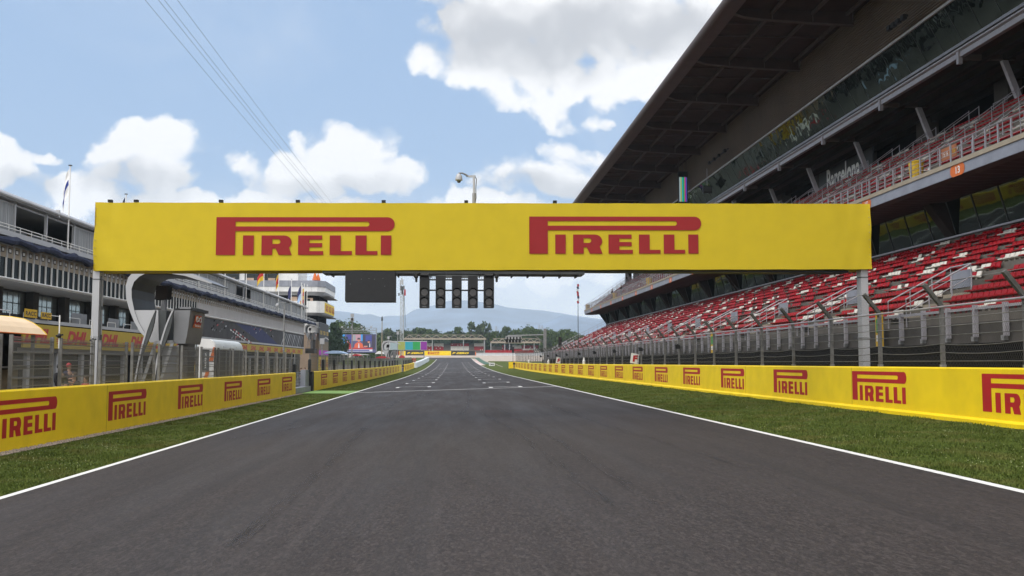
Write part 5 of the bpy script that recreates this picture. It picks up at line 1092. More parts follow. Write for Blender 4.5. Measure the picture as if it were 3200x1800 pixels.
# black marker panels along the far left wall
for k in range(17):
    y = (75.2 if k == 0 else 82.9 + 8.5 * (k - 1)); z = gz(-11.9, y) + (1.6 if k else 1.2); m = MB(); m.box(-.10, .10, -.18, .18, -.05, .98, 'black'); m.box(-.12, -.10, -.14, .14, .1, .9, 'steeld'); m.box(-.06, .06, -.1, .1, .98, 1.02, 'steeld'); m.lathe([(.02, 0), (.02, .01)], 'lite', (0, -.185, .2), 6)
    o = m.build('marker_box', loc=(-11.85, y, z)); tag(o, 'upright black box on top of the left wall, %s counting from the gap' % ordn(k), 'marker box', 'black panels along the left wall')
for k in range(7):
    y = 231 + 8 * k; m = MB(); m.box(-.10, .10, -.18, .18, -.05, .95, 'black'); m.box(-.12, -.10, -.14, .14, .1, .9, 'steeld'); o = m.build('marker_box', loc=(-11.6, y, gz(-11.6, y) + 1.55)); tag(o, 'distant black panel beyond the marshal opening on the left wall, %s in line' % ordn(k), 'marker box', 'black panels along the left wall')
# ================================================================== POLES AND CAMERAS
t = thing('camera_pole', 'slim grey pole with a dome camera in front of the pit building end', 'camera pole', (-13.2, 76, 0)); a = atY(889, 945, 78); m = MB(); m.tube([(a[0], 78, -.2), (a[0], 78, a[2])], [.075, .055], 'gal', 8)
for z in (3.1, 4.6): m.lathe([(.09, -.05), (.11, 0), (.09, .05)], 'gal', (a[0], 78, z), 8)
m.build('pole', t); m = MB(); m.tube([(a[0], 78, a[2] - .05), (a[0] - .35, 78, a[2] + .02), (a[0] - .5, 78, a[2] - .15)], .025, 'gal', 6); m.tube([(a[0], 78, a[2] - .4), (a[0] - .4, 78, a[2] - .02)], .015, 'gal', 5); m.tube([(a[0] + .05, 78, a[2] - .35), (a[0] + .7, 78, a[2] + .1)], .012, 'gal', 5); m.build('arm', t); m = MB(); m.lathe([(.03, .2), (.12, .15), (.15, .02), (.11, -.03), (.09, -.12), (.03, -.16)], 'lite', (a[0] - .55, 78, a[2] - .28), 12); m.build('dome', t)
t = thing('lamp_mast', 'slim mast with white boxes on top standing in front of the video screen', 'mast', (-13, 127, 0)); a = atY(1101, 982, 127); m = MB(); m.tube([(a[0], 127, 0), (a[0], 127, a[2])], [.09, .06], 'gal', 8); m.build('pole', t); m = MB(); m.box(a[0] - .22, a[0] + .22, 126.8, 127.2, a[2] - .9, a[2] - .45, 'lite'); m.box(a[0] - .2, a[0] + .2, 126.8, 127.2, a[2] - .35, a[2] + .05, 'lite'); m.lathe([(.12, -.2), (.12, .1)], 'lens', (a[0], 126.75, a[2] - .6), 8); m.build('camera_box', t)
t = thing('lattice_mast', 'tall pale lattice telecom mast with antennas and hanging banners', 'mast', (-30, 420, 4)); YM = 420.0
def am(x, y): a = atY(x, y, YM); return (a[0], YM, a[2])
m = MB(); b0, b1 = am(1256, 1105), am(1256, 905)
for (dx, dy) in ((-.75, -.5), (.75, -.5), (0, .7)): m.tube([(b0[0] + dx, YM + dy, 4.5), (b1[0] + dx * .75, YM + dy, b1[2])], .13, 'mast', 6)
nseg = 26
for i in range(nseg):
    z0, z1 = 4.5 + (b1[2] - 4.5) * i / nseg, 4.5 + (b1[2] - 4.5) * (i + 1) / nseg; s_ = 1 if i % 2 else -1
    m.bar((b0[0] - .72 * s_, YM - .5, z0), (b0[0] + .66 * s_, YM - .5, z1), .09, .09, 'mast'); m.bar((b0[0] - .7, YM - .5, z0), (b0[0] + .7, YM - .5, z0), .07, .07, 'mast'); m.bar((b0[0] + .7 * s_, YM - .5, z0), (b0[0], YM + .7, z1), .07, .07, 'mast')
m.build('lattice', t); m = MB()
for (dx, h0, h1, r_, c) in ((-.6, 876, 892, .28, 'lite'), (.4, 874, 890, .28, 'lite'), (0, 870, 888, .25, 'mast'), (0, 858, 876, .05, 'mast'), (-1.2, 916, 924, .3, 'steeld'), (1.3, 905, 924, .35, 'redc'), (.9, 893, 905, .3, 'steel'), (-.5, 893, 908, .3, 'steel'), (.2, 895, 920, .4, 'steeld')):
    A = am(1256, h0); B_ = am(1256, h1); m.tube([(A[0] + dx, YM - .7, A[2]), (B_[0] + dx, YM - .7, B_[2])], r_, c, 8)
A, B_ = am(1256, 890), am(1256, 905); m.tube([A, B_], .15, 'mast', 6); m.build('antennas', t); m = MB()
for (x0_, y0_, x1_, y1_) in ((1263, 920, 1268, 1025), (1262, 915, 1263, 1040)): A, B_ = am(x0_, y0_), am(x1_, y1_); m.tube([A, B_], .08, 'steeld', 4)
m.build('feeder_cable', t)
m = MB(); a = atY(1194, 1003, 250); z0 = atY(1194, 1085, 250)[2]; m.tube([(0, 0, z0 - 3), (0, 0, a[2])], [.16, .10], 'cream', 7); m.lathe([(.1, a[2]), (.25, a[2] + .1), (.2, a[2] + .8), (.05, a[2] + 1.2)], 'steeld', (0, 0, 0), 8); o = m.build('lamp_post', loc=(a[0], 250, 0)); tag(o, 'slim pole with dark tip between the video screen and the lattice mast', 'pole')
for i, (px, top, bot, Y) in enumerate(((1243, 1038, 1105, 262), (1214, 1053, 1090, 300), (1007, 1062, 1130, 140))):
    a = atY(px, top, Y); z0 = gz(-20, Y); m = MB(); m.tube([(0, 0, 0), (0, 0, a[2] - z0 - .5)], .10, 'gal', 7); m.box(-.3, .3, -.2, .2, a[2] - z0 - .6, a[2] - z0 + .2, 'lite'); m.tube([(0, 0, a[2] - z0), (.5, 0, a[2] - z0 + .3), (.9, 0, a[2] - z0)], .06, 'lite', 6); o = m.build('lamp_post', loc=(a[0], Y, z0)); tag(o, ('pale lamp post with camera box just left of the lattice mast', 'short curved lamp post left of the distant canopy', 'thin post with small lamp beside the tower side banners')[i], 'lamp post')
# marked poles, signals and small items by the right wall
t = thing('signal_light', 'tall black signal light box on a thin pole behind the right wall', 'signal light', (14.5, 133, .5)); a = atX(1750, 1053, 14.6); b = atX(1750, 1084, 14.6); Y = a[1]; m = MB(); m.tube([(14.6, Y, gz(14.6, Y)), (14.6, Y, b[2] + .2)], .05, 'steeld', 7); m.build('pole', t); m = MB(); m.box(14.38, 14.82, Y - .15, Y + .25, b[2], a[2], 'black'); m.build('housing', t); m = MB()
for q in range(3): c = b[2] + (a[2] - b[2]) * (q + .5) / 3; m.add([(14.6 + .13 * math.cos(u), Y - .16, c + .13 * math.sin(u)) for u in np.linspace(0, 2 * PI, 13)[:-1]], [tuple(range(12))], 'lens')
m.build('lens', t)
t = thing('signal_light', 'small distant black signal light on a pole at the end of the right wall', 'signal light', (14.5, 236, .5)); a = atX(1603, 1084, 14.4); b = atX(1603, 1103, 14.4); Y = min(a[1], 236.); s_ = Y; m = MB(); z1 = atY(1603, 1084, s_)[2]; z0 = atY(1603, 1103, s_)[2]; x = atY(1603, 1084, s_)[0]; m.tube([(x, s_, gz(x, s_)), (x, s_, z0)], .06, 'steeld', 6); m.build('pole', t); m = MB(); m.box(x - .25, x + .25, s_ - .2, s_ + .2, z0, z1, 'black'); m.lathe([(.12, 0), (.12, .02)], 'lens', (x, s_ - .22, (z0 + z1) / 2), 8); m.build('housing', t)
t = thing('banner_pole', 'very thin tall pole with a red and white wound flag behind the right fence', 'flagpole', (16, 130, .5)); a = atX(1806, 888, 16.4); b = atX(1812, 1130, 16.4); c = atY(1807, 948, a[1]); m = MB(); m.tube([(b[0], a[1], .5), (a[0], a[1], a[2])], [.07, .035], 'steeld', 6); m.build('pole', t); m = MB(); zz = np.linspace(c[2], a[2], 9)
for q in range(8): m.tube([(a[0] + .04, a[1], zz[q]), (a[0] - .05 + .08 * math.sin(q), a[1], zz[q + 1])], .14, ('redc', 'white', 'navyc', 'redc')[q % 4], 6)
m.build('wound_flag', t)
for i, (px, py_) in enumerate(((1981, 1122), (1744, 1127))):
    a = atX(px, py_, 14.0); Y = a[1]; z = gz(14, Y) + 1.5; m = MB(); m.add([(-.36, 0, .12), (.30, 0, 0), (.38, 0, .78), (-.24, 0, .9)], [(0, 1, 2, 3)], 'white'); m.add([(-.36, .03, .12), (.30, .03, 0), (.38, .03, .78), (-.24, .03, .9)], [(3, 2, 1, 0)], 'white'); write(m, 'F', (-.16, -.006, .2), (1, -.12, 0), (.12, 0, 1), .36, .5, 'red', .05); m.box(-.03, .03, .03, .07, -.1, .3, 'steel')
    o = m.build('letter_sign', loc=(14.05, Y, z)); tag(o, 'white sign with a red F standing on the right wall, ' + ('the nearer tilted one' if i == 0 else 'the distant one'), 'sign', 'F signs on the right wall')
for i, (px, h_) in enumerate(((1823.5, .78), (1713, .7), (1652, .7))):
    a = atX(px, 1130, 14.05); Y = a[1]; m = MB(); m.lathe([(.16, 0), (.17, .35), (.10, .5), (.09, .62), (.04, .66), (.04, h_)], 'white', (0, 0, 0), 10); o = m.build('white_beacon', loc=(14.1, Y, gz(14, Y) + 1.48)); tag(o, 'white bottle-shaped beacon on the right wall, %s nearest' % ordn(i), 'beacon', 'white beacons on the right wall')
for k in range(9):
    Y = 62.0 + 12.4 * k; m = MB(); m.box(-.14, .14, -.12, .16, -.13, .10, 'black'); m.lathe([(.13, 0), (.15, .04), (.1, .1)], 'black', (-.05, 0, .08), 8); m.bar((.1, 0, 0), (.26, 0, -.04), .05, .05, 'steeld'); o = m.build('loudspeaker', loc=(fx - .3, Y, gz(fx, Y) + 2.62)); tag(o, 'small black loudspeaker on the right catch fence, %s from the camera' % ordn(k), 'loudspeaker', 'loudspeakers on the right fence')
t = thing('distance_sign', 'white DRS board standing in the grass at the end of the right verge', 'sign', (10.4, 279, gz(10.4, 279))); a = atY(1537, 1139, 279); z = gz(10.4, 279); m = MB(); m.box(a[0] - .78, a[0] + .78, 279, 279.05, z + .15, z + 1.0, 'white'); write(m, 'DRS', (a[0] - .6, 278.99, z + .33), (1, 0, 0), (0, 0, 1), 1.2, .48, 'black', .05); m.build('panel', t); m = MB(); m.box(a[0] - .6, a[0] - .54, 279.05, 279.1, z - .1, z + .9, 'steel'); m.box(a[0] + .54, a[0] + .6, 279.05, 279.1, z - .1, z + .9, 'steel'); m.build('leg', t)
# cantilever signal gantry on the right
t = thing('signal_gantry', 'distant cantilever signal gantry with a thick grey post right of the far stands', 'gantry', (15.3, 168, .5)); Y = 168.0
def ag(x, y): a = atY(x, y, Y); return (a[0], Y, a[2])
m = MB(); p0, p1 = ag(1703, 1094), ag(1703, 1027); m.box(p0[0] - .24, p0[0] + .24, Y - .25, Y + .25, .4, p1[2], 'gal'); m.build('post', t); m = MB(); m.tube([ag(1700, 1046), ag(1586, 1049)], .075, 'lite', 7); m.tube([ag(1699, 1073), ag(1676, 1051)], .05, 'gal', 6); m.tube([ag(1699, 1067), ag(1668, 1048)], .04, 'gal', 6); m.build('arm', t)
a, b = ag(1580, 1071), ag(1630, 1051); m = MB(); m.box(a[0], b[0], Y - .05, Y + .1, (a[2] + b[2]) / 2 + .08, b[2], 'lite'); m.box(a[0], b[0], Y - .1, Y + .1, a[2], (a[2] + b[2]) / 2, 'black')
for q in range(5): x = a[0] + (b[0] - a[0]) * (q + .5) / 5; m.box(x - .12, x + .12, Y - .14, Y - .05, a[2] + .02, b[2] - .1, 'black'); m.box(x + .14, x + .24, Y - .14, Y - .1, a[2] + .05, a[2] + .45, 'lite')
m.build('signal_panel', t)
# overhead wires
for i, x0_ in enumerate((455, 487, 506, 547)):
    a = atZ = None; d = ray(x0_, 0); tt = (60 - H) / d[2]; X = d[0] * tt; pts = []
    for q in range(13): y = 15 + 45 * q; pts.append((X, y, 60 - 2.0 * math.sin(PI * q / 12) + 2.0 + (-.6 if i == 0 else 0)))
    m = MB(); m.tube(pts, .032, 'steeld', 5); o = m.build('overhead_wire'); tag(o, 'thin overhead power line crossing the blue sky, %s from the left' % ordn(i), 'power line', 'overhead power lines')
# ================================================================== FAR END: BOARDS, STANDS, SCREENS
YB = 545.0; zb = gz(0, YB)
def bx(px, Y=YB): return atY(px, 1105, Y)[0]
def board(x0, x1, cm, txt, label, tcol='yellow', lg_=False, h=2.45, tx=None):
    t = thing('trackside_board', label, 'advertising board', ((x0 + x1) / 2, YB, zb), 'boards behind the first corner'); m = MB(); m.box(x0, x1, YB, YB + .3, zb - .3, zb + h, cm)
    m.build('panel', t); m = MB()
    if lg_: logo(m, (tx[0], YB - .02, zb + .55), (1, 0, 0), (0, 0, 1), tx[1], 1.5)
    elif txt: write(m, txt, (tx[0], YB - .02, zb + .75), (1, 0, 0), (0, 0, 1), tx[1], 1.05, tcol, .05, .3)
    m.build('lettering', t)
board(bx(1180), bx(1205), 'black', 'O', 'short black end board with a yellow letter left of the distant canopy', tx=(bx(1198), 1.2))
board(bx(1247), bx(1267), 'yellow', '', 'narrow yellow board with red lettering left of the dark lettered board', lg_=True, tx=(bx(1241), 3.2))
board(bx(1267.5), bx(1325.5), 'black', 'P ZERO', 'black board with yellow lettering below the colour bar screen', tx=(bx(1272), bx(1322) - bx(1272)))
board(bx(1326), bx(1409.5), 'yellow', '', 'wide yellow board with red tyre lettering straight ahead beyond the track', lg_=True, tx=(bx(1337), bx(1373) - bx(1337)))
board(bx(1410), bx(1484.5), 'black', 'P ZERO', 'black board with yellow lettering right of the wide yellow board', tx=(bx(1413), bx(1465) - bx(1413)))
m = MB(); m.box(bx(1485), bx(1487.5), YB, YB + .3, zb, zb + 2, 'orange'); o = m.build('marker_post'); tag(o, 'orange end post between the black board and the white wall', 'marker post')
m = MB(); xa = bx(1488); xb_ = 62; n = 14
for i in range(n):
    x0_, x1_ = xa + (xb_ - xa) * i / n, xa + (xb_ - xa) * (i + 1) / n - .05; m.box(x0_, x1_, YB + .1, YB + .5, zb - .3, zb + 1.45, 'lite'); m.box(x0_, x1_, YB + .02, YB + .1, zb - .3, zb + .5, 'tyrew')
o = m.build('concrete_wall'); tag(o, 'long pale concrete wall behind the gravel trap right of the black board', 'wall')
def far_stand(name_label, x0, x1, Y, base, front_z, rows, rz, rt, roof_z0, roof_z1, posts, pattern, truss, slope=0):
    t = thing('far_grandstand', name_label, 'grandstand', ((x0 + x1) / 2, Y, base)); m = MB()
    prf = [(Y, base - 1), (Y, front_z)]
    for k in range(rows): prf += [(Y + rt * k, front_z + rz * k), (Y + rt * (k + 1), front_z + rz * k)]
    prf += [(Y + rt * rows, base - 1)]; m.ext(clean(prf), 'x', x0, x1, 'conc'); m.build('terrace', t)
    m = MB()
    for (a, b, low, up) in pattern:
        for k in range(rows):
            c = low if k < rows * .45 else up; xx = x0 + (x1 - x0) * a; xe = x0 + (x1 - x0) * b
            while xx < xe: m.box(xx, xx + .44, Y + rt * k + .3, Y + rt * k + .42, front_z + rz * k, front_z + rz * k + .62, c if (random.random() > .04) else 'seatw'); xx += .55
    so2 = m.build('seats', t); so2['kind'] = 'stuff'
    for px in posts: x = atY(px, 1080, Y)[0]; p = MB(); p.box(x - .22, x + .22, Y - .4, Y + .0, base - .5, roof_z0, 'lite'); p.build('post', t)
    m = MB(); m.add([(x0 - .6, Y - 1.2, roof_z0), (x1 + .6, Y - 1.2, roof_z0 - .2), (x1 + .6, Y + rows * rt + 2, roof_z0 + 1.3), (x0 - .6, Y + rows * rt + 2, roof_z0 + 1.3)], [(0, 1, 2, 3)], 'roofu'); m.box(x0 - .6, x1 + .6, Y - 1.35, Y - 1.15, roof_z0 - .15, roof_z0 + .75, 'cream'); m.build('roof', t)
    m = MB(); zc = roof_z1; L_ = x1 - x0; nn = truss
    m.bar((x0 + L_ * .03, Y - .5, zc), (x1 - L_ * .05, Y - .5, zc), .22, .22, 'cream'); m.bar((x0 + L_ * .03, Y + 3.5, zc + .1), (x1 - L_ * .05, Y + 3.5, zc + .1), .2, .2, 'gal')
    for i in range(nn):
        a = x0 + L_ * i / nn; b = x0 + L_ * (i + 1) / nn; c = (a + b) / 2
        m.bar((a, Y - 1, roof_z0 + .7), (c, Y - .5, zc), .24, .24, 'cream'); m.bar((c, Y - .5, zc), (b, Y - 1, roof_z0 + .7), .24, .24, 'cream'); m.bar((c, Y - .5, zc), (a + (b - a) * .62, Y + 3, roof_z0 + .8), .16, .16, 'gal'); m.bar((c, Y - .5, zc), (a + (b - a) * .3, Y + 3, roof_z0 + .8), .16, .16, 'gal')
    m.build('roof_truss', t)
    m = MB()
    for px in posts[-1:]:
        for q in range(4): m.box(x1 - .3, x1 - .05, Y + q * 1.8, Y + q * 1.8 + .2, base - .5, roof_z0, 'lite')
    m.build('side_post', t); return t
def gxz(px, py, Y): a = atY(px, py, Y); return a[0], a[2]
Y = 572.0; x0, _ = gxz(1266, 1057, Y); x1, _ = gxz(1516, 1057, Y)
far_stand('wide distant stand with truss roof and cream and red seats beyond the colour bar screen', x0, x1, Y, zb, gxz(0, 1094, Y)[1], 9, .45, .85, gxz(0, 1059, Y)[1], gxz(0, 1044.5, Y)[1], [1319, 1351, 1448, 1513], [(.20, .34, 'seatr', 'seatw'), (.38, .60, 'seatr', 'seatw'), (.64, .72, 'dark', 'dark'), (.47, .72, 'seatw', 'seatr'), (.84, .97, 'seatr', 'seatw')][0:1] + [(.36, .475, 'seatr', 'seatw'), (.57, .79, 'seatw', 'seatr'), (.865, .985, 'seatr', 'seatw')], 9)
Y = 560.0; x0, _ = gxz(1536, 1070, Y); x1, _ = gxz(1690, 1070, Y)
far_stand('smaller distant stand with sloping truss roof right of the wide one', x0, x1, Y, zb, gxz(0, 1100, Y)[1], 8, .5, .85, gxz(0, 1070, Y)[1], gxz(0, 1056, Y)[1], [1534, 1577, 1592, 1638, 1669, 1686], [(.22, .42, 'seatr', 'seatr'), (.30, .62, 'seatr', 'seatw'), (.62, .97, 'seatw', 'seatr')], 7)
m = MB(); xa, _ = gxz(1516, 1096, 556); xb_, _ = gxz(1668, 1096, 556); m.box(xa, xb_, 556, 556.3, zb, gxz(0, 1093, 556)[1], 'seatr')
for q in range(12): m.box(xa + q * 2.2, xa + q * 2.2 + .1, 555.9, 556, zb, gxz(0, 1093, 556)[1], 'awn')
o = m.build('red_hoarding'); tag(o, 'low dark red hoarding in front of the smaller distant stand', 'hoarding')
# colour bar screen
Y = 400.0; t = thing('video_screen', 'wide outdoor screen showing yellow, cyan, green and purple colour bars', 'video screen', (-18, Y, 4)); a = atY(1334.5, 1067, Y); b = atY(1244, 1093, Y); m = MB(); m.box(b[0] - 6, a[0], Y + .02, Y + 1.0, b[2] - .1, a[2] + .15, 'lite'); m.build('housing', t); MB().box(b[0] + 1, b[0] + 1.3, Y + .3, Y + .7, 3, b[2], 'steel').build('support_leg', t); MB().box(a[0] - 1.3, a[0] - 1, Y + .3, Y + .7, 3, b[2], 'steel').build('support_leg', t); m = MB()
for (xa, xb_, c) in ((1219, 1243, 'sgrey'), (1244, 1265.5, 'olive'), (1266, 1290, 'cyan'), (1290, 1313, 'sgreen'), (1314.5, 1334, 'purple')):
    A, B_ = atY(xa, 1093, Y), atY(xb_, 1068, Y); m.add([(A[0], Y, A[2]), (B_[0], Y, A[2]), (B_[0], Y, B_[2]), (A[0], Y, B_[2])], [(0, 1, 2, 3)], c)
m.build('display', t)
# big LED screen with truss
Y = 330.0; t = thing('video_screen', 'large video screen in a truss frame showing people in orange and red', 'video screen', (-32, Y, 2))
def s(x, y): X, Z = 900 + x / 6.44, 1000 + y / 6.44; a = atY(X, Z, Y); return (a[0], a[2])
m = MB(); a, b = s(1040, 655), s(1775, 285); m.box(a[0], b[0], Y + .05, Y + .8, a[1], b[1], 'steeld'); m.build('housing', t); m = MB()
def sp(c, *p): m.add([(s(*q)[0], Y - .004 * len(m.f) - .01, s(*q)[1]) for q in p], [tuple(range(len(p)))], c)
def sr(c, xa, ya, xb, yb): sp(c, (xa, yb), (xb, yb), (xb, ya), (xa, ya))
sr('navy', 1045, 290, 1770, 655); sr('lblue', 1098, 290, 1145, 560); sr('sblue2', 1180, 300, 1300, 520); sr('spink', 1300, 290, 1465, 420); sr('sgrey', 1312, 300, 1360, 420); sr('lblue', 1468, 290, 1502, 420); sr('sdark', 1505, 300, 1650, 540); sr('sblue2', 1560, 310, 1690, 430); sr('sdark', 1685, 300, 1755, 590); sr('sred', 1110, 555, 1700, 600)
for (c, hx, hy, hr_, bw, bc) in (('sskin', 1215, 425, 26, 60, 'sred'), ('sskin', 1425, 400, 32, 95, 'sorange'), ('sskin', 1625, 435, 24, 55, 'sdark')):
    sp(bc, (hx - bw, 560), (hx + bw, 560), (hx + bw * .8, 480), (hx + 20, 445), (hx - 20, 445), (hx - bw * .8, 480)); sp(c, *[(hx + hr_ * math.cos(u), hy - hr_ * 1.2 * math.sin(u)) for u in np.linspace(0, 2 * PI, 13)[:-1]])
    sp('sdark', (hx - hr_, hy - 5), (hx + hr_, hy - 5), (hx + hr_ * .7, hy - hr_ * 1.3), (hx - hr_ * .7, hy - hr_ * 1.3))
sp('swhite', (1410, 560), (1440, 560), (1432, 470), (1418, 470)); sp('swhite', (1635, 545), (1655, 545), (1652, 470), (1640, 470)); sr('swhite', 1060, 592, 1700, 632); sr('sblue2', 1100, 600, 1640, 622); sr('swhite', 1150, 540, 1190, 556); sr('sskin', 1530, 520, 1600, 545)
m.build('display', t); m = MB()
def tb(p, q, r_=.10, dy=0): a, b = s(*p), s(*q); m.bar((a[0], Y + dy, a[1]), (b[0], Y + dy, b[1]), r_, r_, 'gal')
for yy in (160, 205, 215, 250): tb((990, yy), (1775, yy), .1)
for q in range(20): x = 1000 + q * 39; tb((x, 160 if q % 2 else 205), (x + 39, 205 if q % 2 else 160), .07); tb((x, 215 if q % 2 else 250), (x + 39, 250 if q % 2 else 215), .07)
for x in (990, 1000, 1775): tb((x, 160), (x, 640), .14); tb((x, 160), (x, 640), .12, 2.5)
for q in range(6): tb((985, 300 + 55 * q), (1035, 355 + 55 * q if q % 2 else 300 + 55 * q), .07)
m.build('truss', t)
for x in (1090, 1283, 1482, 1675):
    a = s(x, 140); p = MB(); p.box(a[0] - .28, a[0] + .28, Y - .3, Y + .1, a[1] - .2, a[1] + .25, 'lite'); p.bar((a[0] - .45, Y, a[1] + .5), (a[0], Y, a[1] - .3), .06, .06, 'gal'); p.bar((a[0] + .45, Y, a[1] + .5), (a[0], Y, a[1] - .3), .06, .06, 'gal'); p.build('floodlight', t)
# paddock clutter in front of the screens
def tent(px0, px1, ytop, ybase, Y, c, label, cat='tent'):
    a, b = atY(px0, ybase, Y), atY(px1, ybase, Y); zt = atY(px0, ytop, Y)[2]; w = b[0] - a[0]; t = thing('tent', label, cat, (a[0] + w / 2, Y, gz(-25, Y))); m = MB(); pr = [(a[0] + w * i / 10, a[2] + (zt - a[2]) * math.sin(PI * i / 10) ** .8) for i in range(11)]
    m.ext(pr, 'y', Y, Y + 6, c); m.build('roof', t)
    for x in (a[0] + .1, b[0] - .1):
        for yy in (Y, Y + 5.8): MB().box(x - .06, x + .06, yy, yy + .1, gz(-25, Y), a[2], 'steel').build('leg', t)
    return t
tent(1010, 1078, 1095.5, 1104.5, 155, 'sblue', 'low pale blue tent roof behind the left fence below the big screen')
tent(1063, 1150, 1105, 1109, 200, 'white', 'flat white awning behind the left fence below the big screen')
tent(1100, 1122, 1106, 1112, 190, 'redc', 'small red tent roof behind the left fence')
tent(1170, 1216, 1113, 1120, 230, 'redc', 'dark red tent roof left of the distant canopy foot'); tent(1172, 1200, 1097, 1106, 300, 'white', 'white tent between the big screen and the distant canopy')
tent(1246, 1264, 1110, 1118, 300, 'redc', 'small red tent right of the distant canopy')
for i, (px, Y) in enumerate(((966, 88), (973.5, 96))):
    pass
# ================================================================== TREES
def tree_proto(kind, seed):
    rs = np.random.RandomState(seed); lf = MB(); v = []; f = []
    if kind == 'poplar': hh, rx, n, ls, lm_ = 1.0, .17, 1500, .042, 'leafC'
    elif kind == 'conifer': hh, rx, n, ls, lm_ = 1.0, .48, 2600, .062, 'leafB'
    else: hh, rx, n, ls, lm_ = 1.0, .50, 2600, .058, 'leafA'
    cl = []
    for k in range(60):
        u = rs.uniform(0, 1)
        if kind == 'poplar': z = .08 + .90 * u; r = rx * (math.sin(PI * (u * .85 + .12)) ** .6) * rs.uniform(.3, 1)
        elif kind == 'conifer': z = .12 + .80 * u; r = rx * math.sin(PI * (u * .72 + .22)) * rs.uniform(.2, 1)
        else: z = .16 + .76 * u; r = rx * math.sin(PI * (u * .80 + .14)) ** .7 * rs.uniform(.25, 1)
        t_ = rs.uniform(0, 2 * PI); cl.append((r * math.cos(t_), r * math.sin(t_), z, rs.uniform(.07, .15) * (1.0 if kind != 'poplar' else .5)))
    for k in range(n):
        c = cl[rs.randint(len(cl))]; d = rs.normal(size=3); d /= np.linalg.norm(d); rr = c[3] * rs.uniform(.3, 1.1) ** .5; p = np.array(c[:3]) + d * rr; a = rs.normal(size=3); a /= np.linalg.norm(a); b = np.cross(a, d); b /= max(1e-6, np.linalg.norm(b)); s_ = ls * rs.uniform(.5, 1.3)
        if kind == 'poplar': b = b * .6 + np.array([0, 0, 1.0]); 
        o = len(v); v += [p - a * s_ * .5, p + b * s_ * .5, p + a * s_ * .5, p - b * s_ * .5]; f.append((o, o + 1, o + 2, o + 3))
    lf.add(v, f, lm_); t = thing('tree', 'x', 'tree'); co = lf.build('crown'); co.parent = t; tr_ = MB(); tr_.tube([(0, 0, -.1), (.01, 0, .3), (-.01, .01, .62), (0, 0, .85)], [.028, .022, .014, .005], 'bark', 6)
    for k in range(5): c = cl[k * 7]; tr_.tube([(0, 0, c[2] * .6), (c[0] * .8, c[1] * .8, c[2])], [.012, .004], 'bark', 5)
    to = tr_.build('trunk'); to.parent = t; return t
protos = {k: [tree_proto(k, 11 * i + j) for j in range(2)] for i, k in enumerate(('broad', 'conifer', 'poplar'))}
used = set(); cnt = 0
KN = {'broad': 'bushy light green tree', 'conifer': 'dense dark green tree', 'poplar': 'slim feathery poplar'}
def tree(kind, px, top, Y, wpx, label, base=None):
    global cnt
    a = atY(px, top, Y); z0 = gz(a[0], Y) if base is None else base; h = a[2] - z0; pr = protos[kind][cnt % 2]; cnt += 1; w = wpx / F * Y; sx = w / (.9 if kind != 'poplar' else .34); rz = random.uniform(0, 6.28)
    if id(pr) not in used: used.add(id(pr)); t = pr; t.location = (a[0], Y, z0); t.rotation_euler = (0, 0, rz); t.scale = (sx, sx, h); t['label'] = label; t['group'] = 'trees beyond the far stands'
    else: t = dup(pr, (a[0], Y, z0), label, rz, (sx, sx, h), 'trees beyond the far stands')
TS = [('broad', 1075, 1003, 400, 72), ('broad', 1112, 1012, 410, 60), ('conifer', 1046, 1006, 300, 52), ('broad', 1058, 1040, 330, 40), ('conifer', 1032, 1040, 290, 36), ('broad', 1140, 1035, 430, 50), ('conifer', 1190, 1040, 600, 46), ('poplar', 1208, 1030, 590, 26), ('poplar', 1222, 1029, 600, 26), ('broad', 1175, 1048, 560, 44), ('poplar', 1246, 1033, 600, 24), ('conifer', 1234, 1040, 620, 40), ('broad', 1275, 1033, 610, 34),
      ('conifer', 1300, 1028, 620, 40), ('broad', 1318, 1026, 615, 46), ('broad', 1340, 1030, 612, 36), ('conifer', 1361, 1032, 622, 30), ('broad', 1385, 1041, 620, 34), ('conifer', 1400, 1036, 625, 22), ('broad', 1431, 1023, 615, 36), ('conifer', 1452, 1040, 620, 30), ('poplar', 1473, 1009, 600, 28), ('poplar', 1508, 1007, 600, 26), ('poplar', 1497, 1014, 604, 20), ('poplar', 1529, 1013, 600, 14), ('conifer', 1487, 1035, 610, 34), ('conifer', 1520, 1036, 606, 40), ('broad', 1546, 1036, 600, 36), ('broad', 1583, 1021, 605, 34), ('poplar', 1572, 1026, 600, 16), ('conifer', 1560, 1040, 610, 36), ('broad', 1609, 1031, 600, 32), ('broad', 1636, 1026, 600, 44), ('broad', 1656, 1021, 595, 44), ('conifer', 1628, 1040, 612, 34), ('broad', 1683, 1030, 600, 40), ('broad', 1716, 1030, 560, 44), ('broad', 1738, 1040, 560, 36), ('broad', 1764, 1030, 550, 48), ('broad', 1786, 1037, 555, 40), ('conifer', 1752, 1045, 570, 34), ('conifer', 1700, 1045, 580, 40), ('broad', 1812, 1048, 560, 40), ('conifer', 1840, 1050, 560, 44), ('conifer', 1420, 1050, 600, 44), ('conifer', 1345, 1050, 600, 50), ('conifer', 1285, 1052, 600, 50), ('conifer', 1590, 1052, 598, 50), ('conifer', 1460, 1055, 596, 50), ('broad', 1165, 1065, 380, 40), ('broad', 1187, 1080, 360, 26), ('conifer', 1375, 1055, 598, 46), ('conifer', 1435, 1054, 599, 46), ('conifer', 1548, 1056, 599, 46), ('conifer', 1670, 1056, 590, 50)]
for q in range(26):
    TS.append(('conifer' if q % 3 else 'broad', 1150 + q * 27, 1046 + 5 * math.sin(q * 2.1), 640 + 6 * (q % 3), 54))
TS.sort(key=lambda q: q[1]); kc = {}
